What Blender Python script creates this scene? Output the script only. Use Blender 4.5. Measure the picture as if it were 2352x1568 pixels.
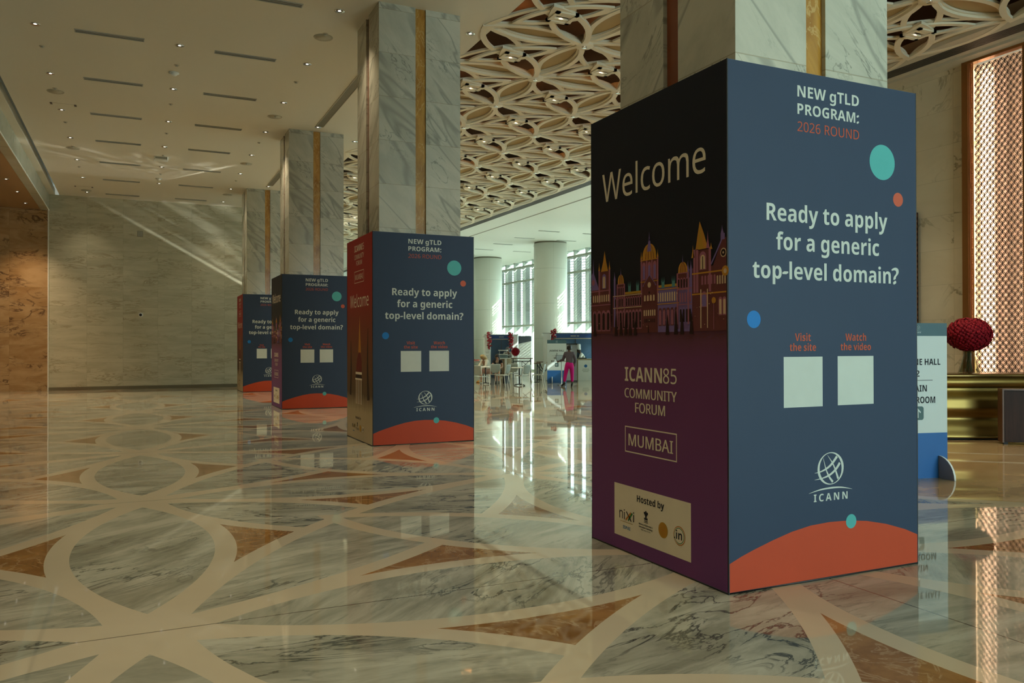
import bpy, bmesh, math, random
from math import sin, cos, pi, radians, sqrt, atan2, floor
from mathutils import Vector, Matrix
from mathutils.geometry import tessellate_polygon

scene = bpy.context.scene
COL = scene.collection
for _o in list(bpy.data.objects):
    bpy.data.objects.remove(_o)

# ---------------------------------------------------------------- camera
def make_camera():
    yaw, pitch, roll = radians(25.02517), radians(0.33406), radians(-0.10033)
    f = Vector((sin(yaw) * cos(pitch), cos(yaw) * cos(pitch), sin(pitch)))
    r = Vector((cos(yaw), -sin(yaw), 0))
    u = r.cross(f)
    r2 = r * cos(roll) + u * sin(roll)
    u2 = -r * sin(roll) + u * cos(roll)
    cd = bpy.data.cameras.new('camera')
    cd.sensor_fit = 'HORIZONTAL'
    cd.sensor_width = 36.0
    cd.lens = 1855.866 * 36.0 / 2352.0
    cd.clip_end = 400
    co = bpy.data.objects.new('camera', cd)
    COL.objects.link(co)
    co.matrix_world = Matrix(((r2.x, u2.x, -f.x, 0), (r2.y, u2.y, -f.y, 0), (r2.z, u2.z, -f.z, 1.6), (0, 0, 0, 1)))
    scene.camera = co
make_camera()

# ---------------------------------------------------------------- light and exposure
scene.view_settings.view_transform = 'Standard'
scene.view_settings.look = 'None'
scene.view_settings.gamma = 1.0
scene.view_settings.exposure = 1.28
scene.cycles.max_bounces = 6
scene.cycles.diffuse_bounces = 3
scene.cycles.glossy_bounces = 3
scene.cycles.transparent_max_bounces = 8
scene.cycles.use_adaptive_sampling = True
scene.cycles.adaptive_threshold = 0.02
scene.cycles.caustics_reflective = False
scene.cycles.caustics_refractive = False
scene.cycles.sample_clamp_indirect = 4.0

world = bpy.data.worlds.new('sky')
scene.world = world
world.use_nodes = True
_bg = world.node_tree.nodes['Background']
_bg.inputs[0].default_value = (0.74, 0.98, 0.98, 1)
_bg.inputs[1].default_value = 2.6

def light(name, kind, loc, energy, color, direction=None, **kw):
    d = bpy.data.lights.new(name, kind)
    d.energy = energy
    d.color = color
    for k, v in kw.items():
        setattr(d, k, v)
    o = bpy.data.objects.new(name, d)
    COL.objects.link(o)
    o.location = loc
    if direction is not None:
        o.rotation_euler = Vector(direction).to_track_quat('-Z', 'Y').to_euler()
    return o

light('sun', 'SUN', (40, 0, 30), 10.0, (0.96, 1.0, 0.95), (-1.0, 1.05, -0.86), angle=radians(0.6))
light('assumed_entrance_lamp', 'AREA', (9.0, -8.6, 2.6), 250, (0.58, 0.93, 1.0), (-0.3, 1, 0.1), shape='RECTANGLE', size=6.5, size_y=4.4)  # area lamp added to stand in for daylight from an assumed entrance
# portals: they only guide the sky's light through the assumed entrance behind the camera and through the long window front
def portal(name, loc, direction, sx, sy):
    o = light(name, 'AREA', loc, 1, (1, 1, 1), direction, shape='RECTANGLE', size=sx, size_y=sy)
    o.data.cycles.is_portal = True
portal('entrance_portal', (8.5, -8.9, 2.4), (0, 1, 0), 7.0, 4.8)
portal('window_portal', (23.0, 41, 3.65), (-1, 0, 0), 41.0, 7.1)

# ---------------------------------------------------------------- helpers
class MB:
    """collects faces with a material index, then links them as one mesh object"""
    def __init__(self):
        self.v, self.f, self.m, self.s = [], [], [], []
    def add(self, verts, faces, mi=0, smooth=False, M=None):
        n = len(self.v)
        for p in verts:
            p = Vector(p)
            self.v.append(tuple(M @ p) if M is not None else tuple(p))
        for f in faces:
            self.f.append([n + i for i in f])
            self.m.append(mi)
            self.s.append(smooth)
        return self
    def box(self, x0, x1, y0, y1, z0, z1, mi=0, M=None):
        v = [(x, y, z) for z in (z0, z1) for y in (y0, y1) for x in (x0, x1)]
        return self.add(v, [(0, 2, 3, 1), (4, 5, 7, 6), (0, 1, 5, 4), (2, 6, 7, 3), (0, 4, 6, 2), (1, 3, 7, 5)], mi, False, M)
    def rbox(self, x0, x1, y0, y1, z0, z1, r, mi=0, M=None):
        """box with its vertical edges rounded and the top eased"""
        pts = []
        for cx, cy, a0 in ((x1 - r, y1 - r, 0), (x0 + r, y1 - r, 90), (x0 + r, y0 + r, 180), (x1 - r, y0 + r, 270)):
            for k in range(4):
                a = radians(a0 + 30 * k)
                pts.append((cx + r * cos(a), cy + r * sin(a)))
        return self.prism(pts, z0, z1, mi, M)
    def prism(self, pts, z0, z1, mi=0, M=None, smooth=False):
        n = len(pts)
        v = [(p[0], p[1], z0) for p in pts] + [(p[0], p[1], z1) for p in pts]
        self.add(v, [(i, (i + 1) % n, n + (i + 1) % n, n + i) for i in range(n)], mi, smooth, M)
        self.add(v, [tuple(reversed(range(n))), tuple(range(n, 2 * n))], mi, False, M)
        return self
    def tube(self, path, r, mi=0, n=8, M=None, closed=False, caps=True):
        path = [Vector(p) for p in path]
        N = len(path)
        rad = r if isinstance(r, (list, tuple)) else [r] * N
        v = []
        up = Vector((0, 0, 1))
        prev = None
        for i, p in enumerate(path):
            a = path[(i - 1) % N] if (closed or i > 0) else p
            b = path[(i + 1) % N] if (closed or i < N - 1) else p
            t = (b - a).normalized()
            if prev is None:
                ref = up if abs(t.z) < 0.95 else Vector((1, 0, 0))
                x = t.cross(ref).normalized()
            else:
                x = (prev - t * prev.dot(t)).normalized()
            prev = x
            y = t.cross(x)
            for k in range(n):
                q = 2 * pi * k / n
                v.append(p + x * (rad[i] * cos(q)) + y * (rad[i] * sin(q)))
        f = []
        for i in range(N if closed else N - 1):
            j = (i + 1) % N
            for k in range(n):
                f.append((i * n + k, i * n + (k + 1) % n, j * n + (k + 1) % n, j * n + k))
        self.add(v, f, mi, True, M)
        if caps and not closed:
            self.add(v[:n], [tuple(reversed(range(n)))], mi, False, M)
            self.add(v[-n:], [tuple(range(n))], mi, False, M)
        return self
    def lathe(self, prof, mi=0, n=24, M=None, smooth=True, sx=1, sy=1):
        v = []
        for r, z in prof:
            for k in range(n):
                a = 2 * pi * k / n
                v.append((r * cos(a) * sx, r * sin(a) * sy, z))
        f = []
        for i in range(len(prof) - 1):
            for k in range(n):
                f.append((i * n + k, i * n + (k + 1) % n, (i + 1) * n + (k + 1) % n, (i + 1) * n + k))
        if prof[0][0] > 1e-5:
            f.append(tuple(reversed(range(n))))
        if prof[-1][0] > 1e-5:
            f.append(tuple(range((len(prof) - 1) * n, len(prof) * n)))
        return self.add(v, f, mi, smooth, M)
    def ball(self, c, r, mi=0, n=12, M=None, sz=1.0):
        c = Vector(c)
        k = max(4, n // 2)
        prof = [(max(1e-6, r * sin(pi * i / k)), -r * sz * cos(pi * i / k)) for i in range(k + 1)]
        T = Matrix.Translation(c)
        return self.lathe(prof, mi, n, (M @ T) if M is not None else T)
    def poly(self, contours, fn, mi=0):
        """flat filled shape (with holes); fn maps (u, v) to a point"""
        pl = [[Vector((p[0], p[1], 0)) for p in c] for c in contours]
        flat = [p for c in pl for p in c]
        try:
            tris = tessellate_polygon(pl)
        except Exception:
            return self
        fs = []
        for a, b, c in tris:
            n = (flat[b] - flat[a]).cross(flat[c] - flat[a]).z
            if abs(n) < 1e-12:
                continue
            fs.append((a, b, c) if n > 0 else (a, c, b))
        return self.add([fn(p.x, p.y) for p in flat], fs, mi)
    def build(self, name, mats, parent=None, loc=None, rz=0.0):
        me = bpy.data.meshes.new(name)
        me.from_pydata(self.v, [], self.f)
        if not isinstance(mats, (list, tuple)):
            mats = [mats]
        for m in mats:
            me.materials.append(m)
        me.polygons.foreach_set('material_index', self.m)
        me.polygons.foreach_set('use_smooth', self.s)
        me.update()
        o = bpy.data.objects.new(name, me)
        COL.objects.link(o)
        if parent is not None:
            o.parent = parent
        if loc is not None:
            o.location = loc
        o.rotation_euler.z = rz
        return o

def tag(o, label, cat=None, group=None, kind=None):
    if label:
        o['label'] = label
    if cat:
        o['category'] = cat
    if group:
        o['group'] = group
    if kind:
        o['kind'] = kind
    return o

def thing(name, label, cat, loc=(0, 0, 0), rz=0.0, group=None):
    o = bpy.data.objects.new(name, None)
    COL.objects.link(o)
    o.location = loc
    o.rotation_euler.z = rz
    o.empty_display_size = 0.1
    return tag(o, label, cat, group)

def structure(mb, name, mats, label=None):
    o = mb.build(name, mats)
    o['kind'] = 'structure'
    if label:
        o['label'] = label
    return o

def dup(root, loc, rz, label, group=None):
    kids = {}
    for o in COL.objects:
        if o.parent is not None:
            kids.setdefault(o.parent, []).append(o)
    def cp(o, parent):
        c = o.copy()
        COL.objects.link(c)
        if parent is not None:
            c.parent = parent
        for ch in kids.get(o, []):
            cp(ch, c)
        return c
    r = cp(root, None)
    r.location = loc
    r.rotation_euler.z = rz
    r['label'] = label
    if group:
        r['group'] = group
    return r

# ---------------------------------------------------------------- node materials
class X:
    """arithmetic on node sockets"""
    def __init__(self, g, s):
        self.g, self.s = g, s
    def __add__(a, b): return a.g.m('ADD', a, b)
    def __radd__(a, b): return a.g.m('ADD', b, a)
    def __sub__(a, b): return a.g.m('SUBTRACT', a, b)
    def __rsub__(a, b): return a.g.m('SUBTRACT', b, a)
    def __mul__(a, b): return a.g.m('MULTIPLY', a, b)
    def __rmul__(a, b): return a.g.m('MULTIPLY', b, a)
    def __truediv__(a, b): return a.g.m('DIVIDE', a, b)
    def __lt__(a, b): return a.g.m('LESS_THAN', a, b)
    def __gt__(a, b): return a.g.m('GREATER_THAN', a, b)

class Graph:
    def __init__(self, name):
        self.mat = bpy.data.materials.new(name)
        self.mat.use_nodes = True
        self.nt = self.mat.node_tree
        self.bsdf = self.nt.nodes['Principled BSDF']
        self.out = self.nt.nodes['Material Output']
    def node(self, t, **kw):
        n = self.nt.nodes.new(t)
        for k, v in kw.items():
            setattr(n, k, v)
        return n
    def put(self, val, sock):
        if isinstance(val, X):
            val = val.s
        if isinstance(val, bpy.types.NodeSocket):
            self.nt.links.new(val, sock)
        else:
            if isinstance(val, (tuple, list)) and len(val) == 3 and sock.type == 'RGBA':
                val = (*val, 1)
            sock.default_value = val
    def m(self, op, a, b=None, c=None):
        n = self.node('ShaderNodeMath', operation=op)
        for i, v in enumerate((a, b, c)):
            if v is not None:
                self.put(v, n.inputs[i])
        return X(self, n.outputs[0])
    def absx(self, a): return self.m('ABSOLUTE', a)
    def sqrt(self, a): return self.m('SQRT', a)
    def floor(self, a): return self.m('FLOOR', a)
    def mod(self, a, b): return self.m('FLOORED_MODULO', a, b)
    def clamp(self, a):
        n = self.node('ShaderNodeClamp')
        self.put(a, n.inputs[0])
        return X(self, n.outputs[0])
    def smooth(self, a, lo, hi, o0=0.0, o1=1.0):
        n = self.node('ShaderNodeMapRange', interpolation_type='SMOOTHSTEP')
        self.put(a, n.inputs['Value'])
        n.inputs['From Min'].default_value = lo
        n.inputs['From Max'].default_value = hi
        n.inputs['To Min'].default_value = o0
        n.inputs['To Max'].default_value = o1
        return X(self, n.outputs[0])
    def world_pos(self):
        n = self.node('ShaderNodeNewGeometry')
        s = self.node('ShaderNodeSeparateXYZ')
        self.nt.links.new(n.outputs['Position'], s.inputs[0])
        return [X(self, s.outputs[i]) for i in range(3)]
    def obj_pos(self):
        n = self.node('ShaderNodeTexCoord')
        s = self.node('ShaderNodeSeparateXYZ')
        self.nt.links.new(n.outputs['Object'], s.inputs[0])
        return [X(self, s.outputs[i]) for i in range(3)]
    def vec(self, x, y, z):
        n = self.node('ShaderNodeCombineXYZ')
        for i, v in enumerate((x, y, z)):
            self.put(v, n.inputs[i])
        return X(self, n.outputs[0])
    def noise(self, v, scale, detail=4, rough=0.55, dist=0.0):
        n = self.node('ShaderNodeTexNoise')
        self.put(v, n.inputs['Vector'])
        n.inputs['Scale'].default_value = scale
        n.inputs['Detail'].default_value = detail
        n.inputs['Roughness'].default_value = rough
        n.inputs['Distortion'].default_value = dist
        return X(self, n.outputs[0])
    def mix(self, f, a, b):
        n = self.node('ShaderNodeMix', data_type='RGBA')
        self.put(f, n.inputs['Factor'])
        ia, ib = [i for i in n.inputs if i.type == 'RGBA'][:2]
        self.put(a, ia)
        self.put(b, ib)
        return X(self, [o for o in n.outputs if o.type == 'RGBA'][0])
    def vein(self, v, scale, width, detail=5, dist=1.2, mid=0.5):
        n = self.noise(v, scale, detail, 0.6, dist)
        return self.smooth(self.absx(n - mid), 0.0, width, 1.0, 0.0)
    def bump(self, h, strength, distance):
        n = self.node('ShaderNodeBump')
        n.inputs['Strength'].default_value = strength
        n.inputs['Distance'].default_value = distance
        self.put(h, n.inputs['Height'])
        self.nt.links.new(n.outputs[0], self.bsdf.inputs['Normal'])
    def done(self, color, rough=0.5, metal=0.0, ior=1.5, spec=0.5):
        self.put(color, self.bsdf.inputs['Base Color'])
        self.put(rough, self.bsdf.inputs['Roughness'])
        self.put(metal, self.bsdf.inputs['Metallic'])
        self.bsdf.inputs['IOR'].default_value = ior
        self.bsdf.inputs['Specular IOR Level'].default_value = spec
        return self.mat

def plain(name, color, rough=0.5, metal=0.0, var=0.06, scale=6.0, spec=0.5):
    """a colour with a faint procedural variation"""
    g = Graph(name)
    x, y, z = g.obj_pos()
    n = g.noise(g.vec(x, y, z), scale, 3)
    c2 = tuple(min(1, c * (1 + var)) for c in color)
    c1 = tuple(c * (1 - var) for c in color)
    return g.done(g.mix(n, c1, c2), rough, metal, spec=spec)

def emitter(name, color, strength):
    g = Graph(name)
    g.bsdf.inputs['Base Color'].default_value = (*color, 1)
    g.bsdf.inputs['Emission Color'].default_value = (*color, 1)
    g.bsdf.inputs['Emission Strength'].default_value = strength
    return g.mat

def tiled_marble(name, axis, base, dark, light, tile_w, tile_h, x0, z0, rough, streak, vein_w, vein_col, joint=0.006):
    """polished stone in tiles; axis 0: the wall runs along x, 1: along y"""
    g = Graph(name)
    x, y, z = g.world_pos()
    h = x if axis == 0 else y
    iu, iv = g.floor((h - x0) / tile_w), g.floor((z - z0) / tile_h)
    off = iu * 3.71 + iv * 7.13
    v = g.vec(h * streak[0] + off, z * streak[1] + off * 0.37, off)
    n = g.noise(v, 1.0, 6, 0.6, 0.8)
    col = g.mix(g.smooth(n, 0.3, 0.7), dark, light)
    col = g.mix(g.noise(g.vec(off, off * 2.3, off * 0.7), 1.0, 0) * 0.5, col, base)
    v2 = g.vec(h * streak[2] + off, z * streak[3] + off * 0.61, off + 4.0)
    vn = g.vein(v2, 1.0, vein_w, 6, 1.5) * g.smooth(g.noise(v2, 0.6, 2), 0.42, 0.62)
    col = g.mix(vn * 0.8, col, vein_col)
    ju, jv = g.mod(h - x0, tile_w), g.mod(z - z0, tile_h)
    jm = g.m('MAXIMUM', ju < joint, jv < joint)
    col = g.mix(jm * 0.45, col, tuple(c * 0.35 for c in base))
    return g.done(col, rough)

M = {}
def floor_material():
    g = Graph('inlaid_marble_floor')
    x, y, z = g.world_pos()
    L, X0, Y0 = 4.25, 0.07, 4.97
    cx, cy = g.mod(x - X0, L) - L / 2, g.mod(y - Y0, L) - L / 2
    ix, iy = g.floor((x - X0) / L), g.floor((y - Y0) / L)
    jx, jy = g.floor((x - X0) / L + 0.5), g.floor((y - Y0) / L + 0.5)
    ax, ay = g.absx(cx), g.absx(cy)
    dgx, dgy = L / 2 - ax, L / 2 - ay          # distance to the nearest grid line
    def arc(off, along, a, b):
        R = (a * a + b * b) / (2 * b)
        k = off + (R - b)
        return g.sqrt(k * k + along * along), R
    w = 0.165
    s, t = (cx - cy) * 0.70711, (cx + cy) * 0.70711
    layers = []
    d, R = arc(g.absx(t), s + 1.03, 1.64, 0.48)
    layers.append((d, R, ix * 1.3 + iy * 2.9 + 11.0))
    d, R = arc(g.absx(s), t, 2.67, 0.57)
    layers.append((d, R, ix * 2.3 + iy * 1.9 + 23.0 + (t > 0) * 7.7))
    d, R = arc(g.absx(t), s - 1.03, 1.64, 0.48)
    layers.append((d, R, ix * 3.1 + iy * 0.9 + 37.0))
    d, R = arc(dgy, cx, 1.775, 0.52)
    layers.append((d, R, ix * 1.7 + jy * 2.3 + 51.0))
    d, R = arc(dgx, cy, 1.775, 0.52)
    layers.append((d, R, jx * 2.9 + iy * 1.1 + 67.0))
    kind, rid = None, None                      # 0 marble, 1 cream, 2 brown
    for d, R, i in layers:
        band, inn = d < R + w, d < R
        k = g.m('SUBTRACT', 1.0, inn)
        if kind is None:
            kind = 2.0 - band * 1.0 - inn * 1.0
            rid = i * inn
        else:
            kind = kind * (1.0 - band) + k * band
            rid = rid * (1.0 - band) + i * inn
    star = (dgx * dgx + dgy * dgy) < 0.03
    kind = kind * (1.0 - star) + star * 1.0
    # tan field with cream arcs round the reception desk
    dd = g.sqrt((x - 15.0) * (x - 15.0) + (y - 12.0) * (y - 12.0))
    field = (dd < 9.75) * (y < 11.0) * (x > 5.4)
    c1 = g.absx(dd - 9.66) < 0.09
    c2 = g.absx(dd - 5.5) < 0.06
    c3 = g.absx(dd - 6.42) < 0.07
    arcs = g.m('MINIMUM', c1 + c2 + c3, 1.0)
    kind = kind * (1.0 - field) + field * (3.0 - arcs * 2.0)
    # marble: grey green with dark streaks whose direction changes from slab to slab
    ang = g.mod(rid * 1.37, 1.0) * 1.3 - 0.3
    ca, sa = g.m('COSINE', ang), g.m('SINE', ang)
    px, py = x * ca + y * sa, y * ca - x * sa
    px, py = px + rid * 5.3, py + rid * 3.1
    n1 = g.noise(g.vec(px * 0.9, py * 3.2, rid), 1.0, 7, 0.65, 0.6)
    n2 = g.noise(g.vec(px * 2.2, py * 11.0, rid + 5.0), 1.0, 6, 0.7, 0.5)
    mcol = g.mix(g.smooth(n1, 0.3, 0.7), (0.21, 0.205, 0.15), (0.43, 0.42, 0.33))
    mcol = g.mix(g.smooth(n2, 0.52, 0.72) * 0.62, mcol, (0.13, 0.135, 0.105))
    fine = g.vein(g.vec(px * 0.9, py * 3.0, rid + 9.0), 1.5, 0.030, 9, 0.9)
    area = g.smooth(g.noise(g.vec(px, py, rid + 3.0), 0.55, 2), 0.44, 0.60)
    mcol = g.mix(fine * area * 0.92, mcol, (0.03, 0.036, 0.03))
    rust = g.smooth(g.noise(g.vec(x, y, 2.0), 0.9, 4), 0.70, 0.76)
    mcol = g.mix(rust * 0.7, mcol, (0.40, 0.25, 0.07))
    cn = g.noise(g.vec(x, y, 7.0), 1.6, 5)
    cream = g.mix(cn, (0.43, 0.365, 0.255), (0.51, 0.435, 0.305))
    bn = g.noise(g.vec(x, y, 3.0), 2.6, 6, 0.65, 0.6)
    brown = g.mix(g.smooth(bn, 0.3, 0.7), (0.17, 0.078, 0.024), (0.30, 0.155, 0.050))
    brown = g.mix(g.vein(g.vec(x, y, 1.0), 2.4, 0.03, 6, 1.5) * 0.5, brown, (0.42, 0.3, 0.17))
    tn = g.noise(g.vec(x * 0.8, y * 2.4, 5.0), 1.2, 6, 0.6, 0.8)
    tan = g.mix(g.smooth(tn, 0.3, 0.7), (0.30, 0.20, 0.095), (0.44, 0.31, 0.16))
    c = g.mix(g.m('MINIMUM', kind, 1.0), mcol, cream)
    c = g.mix(g.clamp(kind - 1.0), c, brown)
    c = g.mix(g.clamp(kind - 2.0), c, tan)
    # thin joints on the grid lines and along the bands' ends
    j = g.m('MINIMUM', (g.absx(x - 4.33) < 0.006) + (dgy < 0.006), 1.0)
    c = g.mix(j * 0.75, c, (0.05, 0.035, 0.02))
    # each polished slab lies a hair out of level: the reflections waver
    hx = g.noise(g.vec(x * 0.55, y * 0.55, 0.0), 1.0, 2, 0.5)
    hh = g.noise(g.vec(x * 2.4, y * 2.4, 4.0), 1.0, 1, 0.5)
    g.bump(hx + hh * 0.12, 0.20, 0.008)
    m = g.done(c, 0.03, 0.0, 1.5)
    return m

def column_marble(name, axis, seed):
    g = Graph(name)
    x, y, z = g.world_pos()
    row = g.floor((z - 3.53) / 0.713)
    h = x if axis == 0 else y
    half = (h > 4.29) * 1.0 if axis == 0 else g.floor(h / 8.5)
    off = row * 2.31 + half * 5.17 + seed
    q, p = h + z * 0.95, h - z
    v = g.vec(q * 1.0 + off * 1.7, p * 0.16, off)
    n = g.noise(g.vec(q * 1.6 + off, p * 0.7, off), 1.0, 7, 0.65, 0.5)
    col = g.mix(g.smooth(n, 0.35, 0.7), (0.52, 0.50, 0.405), (0.40, 0.39, 0.315))
    band = g.vein(v, 0.9, 0.022, 3, 0.5)
    col = g.mix(band * 0.75, col, (0.26, 0.26, 0.215))
    thin = g.vein(g.vec(q * 2.6 + off, p * 0.8, off + 2.0), 1.0, 0.018, 8, 1.2)
    area = g.smooth(g.noise(g.vec(q, p * 0.4, off + 8.0), 0.8, 2), 0.45, 0.62)
    col = g.mix(thin * area * 0.8, col, (0.16, 0.17, 0.14))
    jm = g.mod(z - 3.53, 0.713) < 0.008
    col = g.mix(jm * 0.55, col, (0.24, 0.20, 0.12))
    return g.done(col, 0.16, 0.0, 1.5)

M['floor'] = floor_material()
M['column_x'] = column_marble('veined_column_marble_front', 0, 1.0)
M['column_y'] = column_marble('veined_column_marble_side', 1, 9.0)
M['far_wall'] = tiled_marble('grey_green_wall_marble', 0, (0.52, 0.51, 0.385), (0.43, 0.42, 0.31), (0.58, 0.57, 0.44), 1.215, 0.70, -2.84, 0.31, 0.22, (0.7, 3.6, 0.9, 4.0), 0.05, (0.34, 0.30, 0.20))
M['brown_wall'] = tiled_marble('brown_alcove_marble', 0, (0.44, 0.29, 0.145), (0.32, 0.19, 0.08), (0.50, 0.35, 0.19), 1.40, 0.70, -4.1, 0.28, 0.18, (0.9, 2.2, 1.1, 2.4), 0.05, (0.06, 0.028, 0.022))
M['alcove_ceiling'] = tiled_marble('brown_streaked_panel', 0, (0.35, 0.20, 0.085), (0.22, 0.115, 0.045), (0.37, 0.225, 0.10), 60, 60, -40, -3, 0.3, (0.8, 0.1, 0.5, 0.1), 0.04, (0.12, 0.05, 0.025))
M['right_wall'] = tiled_marble('beige_wall_marble', 1, (0.60, 0.54, 0.40), (0.54, 0.48, 0.34), (0.65, 0.585, 0.43), 1.4, 0.705, 10.91, 0.01, 0.22, (0.5, 0.9, 0.7, 0.6), 0.03, (0.22, 0.19, 0.12))
M['bulkhead'] = tiled_marble('pale_bulkhead_marble', 1, (0.46, 0.46, 0.36), (0.40, 0.40, 0.31), (0.50, 0.50, 0.40), 1.6, 2.0, 0, 6.3, 0.25, (0.6, 1.2, 0.8, 1.0), 0.04, (0.3, 0.31, 0.24))
M['ceiling'] = plain('ceiling_paint', (0.70, 0.66, 0.55), 0.75, 0, 0.015, 0.4)
M['white_paint'] = plain('white_paint', (0.82, 0.85, 0.78), 0.6, 0, 0.015, 0.5)
M['gold'] = None
def gold_strip():
    g = Graph('amber_onyx')
    x, y, z = g.world_pos()
    n = g.noise(g.vec(x * 3, y * 3, z * 1.1), 1.4, 6, 0.6, 0.8)
    c = g.mix(g.smooth(n, 0.3, 0.7), (0.30, 0.125, 0.018), (0.52, 0.27, 0.05))
    c = g.mix(g.vein(g.vec(x * 4, y * 4, z * 1.5), 1.0, 0.02, 6, 1.5) * 0.6, c, (0.62, 0.42, 0.16))
    return g.done(c, 0.2)
M['gold'] = gold_strip()
M['red_onyx'] = plain('red_brown_onyx', (0.20, 0.05, 0.016), 0.22, 0, 0.25, 2.5)
M['slot'] = plain('slot_shadow_grey', (0.21, 0.19, 0.135), 0.6)
M['grille'] = plain('dark_bronze_grille', (0.075, 0.062, 0.05), 0.5)
M['speaker'] = plain('speaker_cloth', (0.46, 0.43, 0.33), 0.7)
M['diffuser'] = plain('diffuser_shadow', (0.15, 0.125, 0.085), 0.6)
M['trim'] = plain('matt_trim', (0.52, 0.47, 0.36), 0.6)
M['chrome'] = plain('chrome', (0.8, 0.8, 0.78), 0.12, 1.0, 0.02)
M['lamp'] = emitter('lamp_glow', (1.0, 0.88, 0.72), 1.4)
M['lattice'] = plain('lattice_plaster', (0.76, 0.68, 0.52), 0.6, 0, 0.03, 1.0)
M['tan_panel'] = plain('tan_lens_panel', (0.40, 0.28, 0.12), 0.6, 0, 0.06, 1.0)
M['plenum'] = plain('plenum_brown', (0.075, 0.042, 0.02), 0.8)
M['grey_metal'] = plain('grey_metal', (0.42, 0.44, 0.40), 0.4, 0.3)
M['dark_metal'] = plain('dark_metal', (0.03, 0.03, 0.03), 0.45, 0.3)
M['black'] = plain('matt_black', (0.012, 0.012, 0.013), 0.55)
M['white'] = plain('white_lacquer', (0.80, 0.82, 0.78), 0.4, 0, 0.02)
M['brass'] = None
def brass():
    g = Graph('polished_brass')
    x, y, z = g.obj_pos()
    n = g.noise(g.vec(x * 0.6, y * 0.6, z * 2.2), 1.6, 4, 0.5, 0.4)
    c = g.mix(n, (0.22, 0.14, 0.038), (0.36, 0.245, 0.078))
    return g.done(c, 0.42, 1.0)
M['brass'] = brass()
M['glass'] = None
def thin_glass(name='window_glass', tint=(0.93, 0.98, 0.96), edge=0.35):
    g = Graph(name)
    tr = g.node('ShaderNodeBsdfTransparent')
    tr.inputs[0].default_value = (*tint, 1)
    gl = g.node('ShaderNodeBsdfGlossy')
    gl.inputs['Roughness'].default_value = 0.02
    fr = g.node('ShaderNodeLayerWeight')
    fr.inputs[0].default_value = 0.5
    mx = g.node('ShaderNodeMixShader')
    fac = g.m('POWER', X(g, fr.outputs['Facing']), 4.0) * edge + 0.02
    g.put(fac, mx.inputs[0])
    g.nt.links.new(tr.outputs[0], mx.inputs[1])
    g.nt.links.new(gl.outputs[0], mx.inputs[2])
    g.nt.links.new(mx.outputs[0], g.out.inputs[0])
    return g.mat
M['glass'] = thin_glass()
M['vase'] = thin_glass('vase_glass', (0.74, 0.76, 0.68), 0.9)

# ================================================================ the setting
H = 7.2                                         # ceiling height
FAR_Y, LEFT_X, WIN_X, RIGHT_X = 34.0, -2.86, 23.3, 14.87
L0, L1 = 5.72, 13.60                            # lattice ceiling from the pillars to the right soffit
LY0, LY1 = 6.87, 47.2

structure(MB().box(-8, 24, -9.2, 63, -0.2, 0), 'floor', M['floor'], 'polished marble floor inlaid with cream bands, ovals and brown triangles')

mb = MB()                                       # flat ceiling left of the lattice with its shadow slot
mb.box(-2.52, L0, -9, FAR_Y, H, H + 0.2)
mb.box(LEFT_X, -2.66, -9, FAR_Y, H, H + 0.2)
mb.box(5.1, L0, FAR_Y, 63, H, H + 0.2)
mb.box(-2.9, -2.4, -9, FAR_Y, H + 0.32, H + 0.4, 1)
mb.box(L0, L1, -9, LY0, H, H + 0.2)
mb.box(L0, L1, LY1, 63, H, H + 0.2)
structure(mb, 'ceiling_pillars', [M['ceiling'], M['slot']], 'flat cream ceiling over the pillar aisle')

mb = MB()                                       # right soffit: edge trim, linear grille, flat ceiling of the window hall
mb.box(L1, 13.93, -9, 63, H - 0.02, H + 0.25)
mb.box(14.33, WIN_X, 20, 63, H, H + 0.2, 1)
mb.box(14.33, 14.50, -9, 20, H, H + 0.2)
mb.box(14.50, RIGHT_X, -9, 20, H - 0.05, H + 0.2)
mb.box(13.93, 14.33, -9, 63, H + 0.10, H + 0.25, 2)
structure(mb, 'ceiling_windows', [M['trim'], M['white_paint'], M['slot']], 'flat white ceiling of the window hall and its edge')
mb = MB()
for k in range(8):
    x = 13.945 + 0.05 * k
    mb.box(x, x + 0.026, -9, 63, H - 0.008, H + 0.06)
o = mb.build('linear_air_grille', M['grille'])
tag(o, 'long dark linear air grille along the lattice ceiling edge', 'air grille')
mb = MB()
mb.box(15.44, 15.52, 20, 63, H - 0.006, H + 0.01)
structure(mb, 'trim_1', M['slot'], 'thin shadow groove in the white ceiling')
structure(MB().box(-8.2, 23.9, -9.2, 63.2, 8.7, 8.9), 'roof', M['plenum'])  # unseen slab added over the hall to keep sun and sky from leaking in

# far wall, its return and the hall's end
structure(MB().box(LEFT_X, 5.6, FAR_Y, FAR_Y + 0.3, 0, H), 'wall_far', M['far_wall'], 'grey green marble wall at the end of the pillar aisle')
structure(MB().box(5.3, 5.6, FAR_Y + 0.3, 63, 0, H), 'wall_return', M['white_paint'])
mb = MB()
mb.box(5.6, 23.6, 62.5, 62.8, 5.35, 8.7)
mb.box(5.6, 23.6, 62.5, 62.8, 0, 4.6)
mb.box(5.6, 23.6, 62.48, 62.8, 4.6, 5.35, 1)
structure(mb, 'wall_end', [M['white_paint'], M['brown_wall']])
structure(MB().box(LEFT_X - 0.035, LEFT_X, FAR_Y - 0.03, FAR_Y + 0.02, 0, H), 'trim_2', M['white'], 'pale corner trim of the far wall')
mb = MB().box(-7.6, LEFT_X - 0.035, FAR_Y, FAR_Y + 0.3, 0, 6.62)
structure(mb, 'wall_alcove', M['brown_wall'], 'brown marble wall of the left alcove')
structure(MB().box(-7.9, -7.6, -9, FAR_Y + 0.3, 0, 6.62), 'wall_left', M['brown_wall'])
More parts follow.
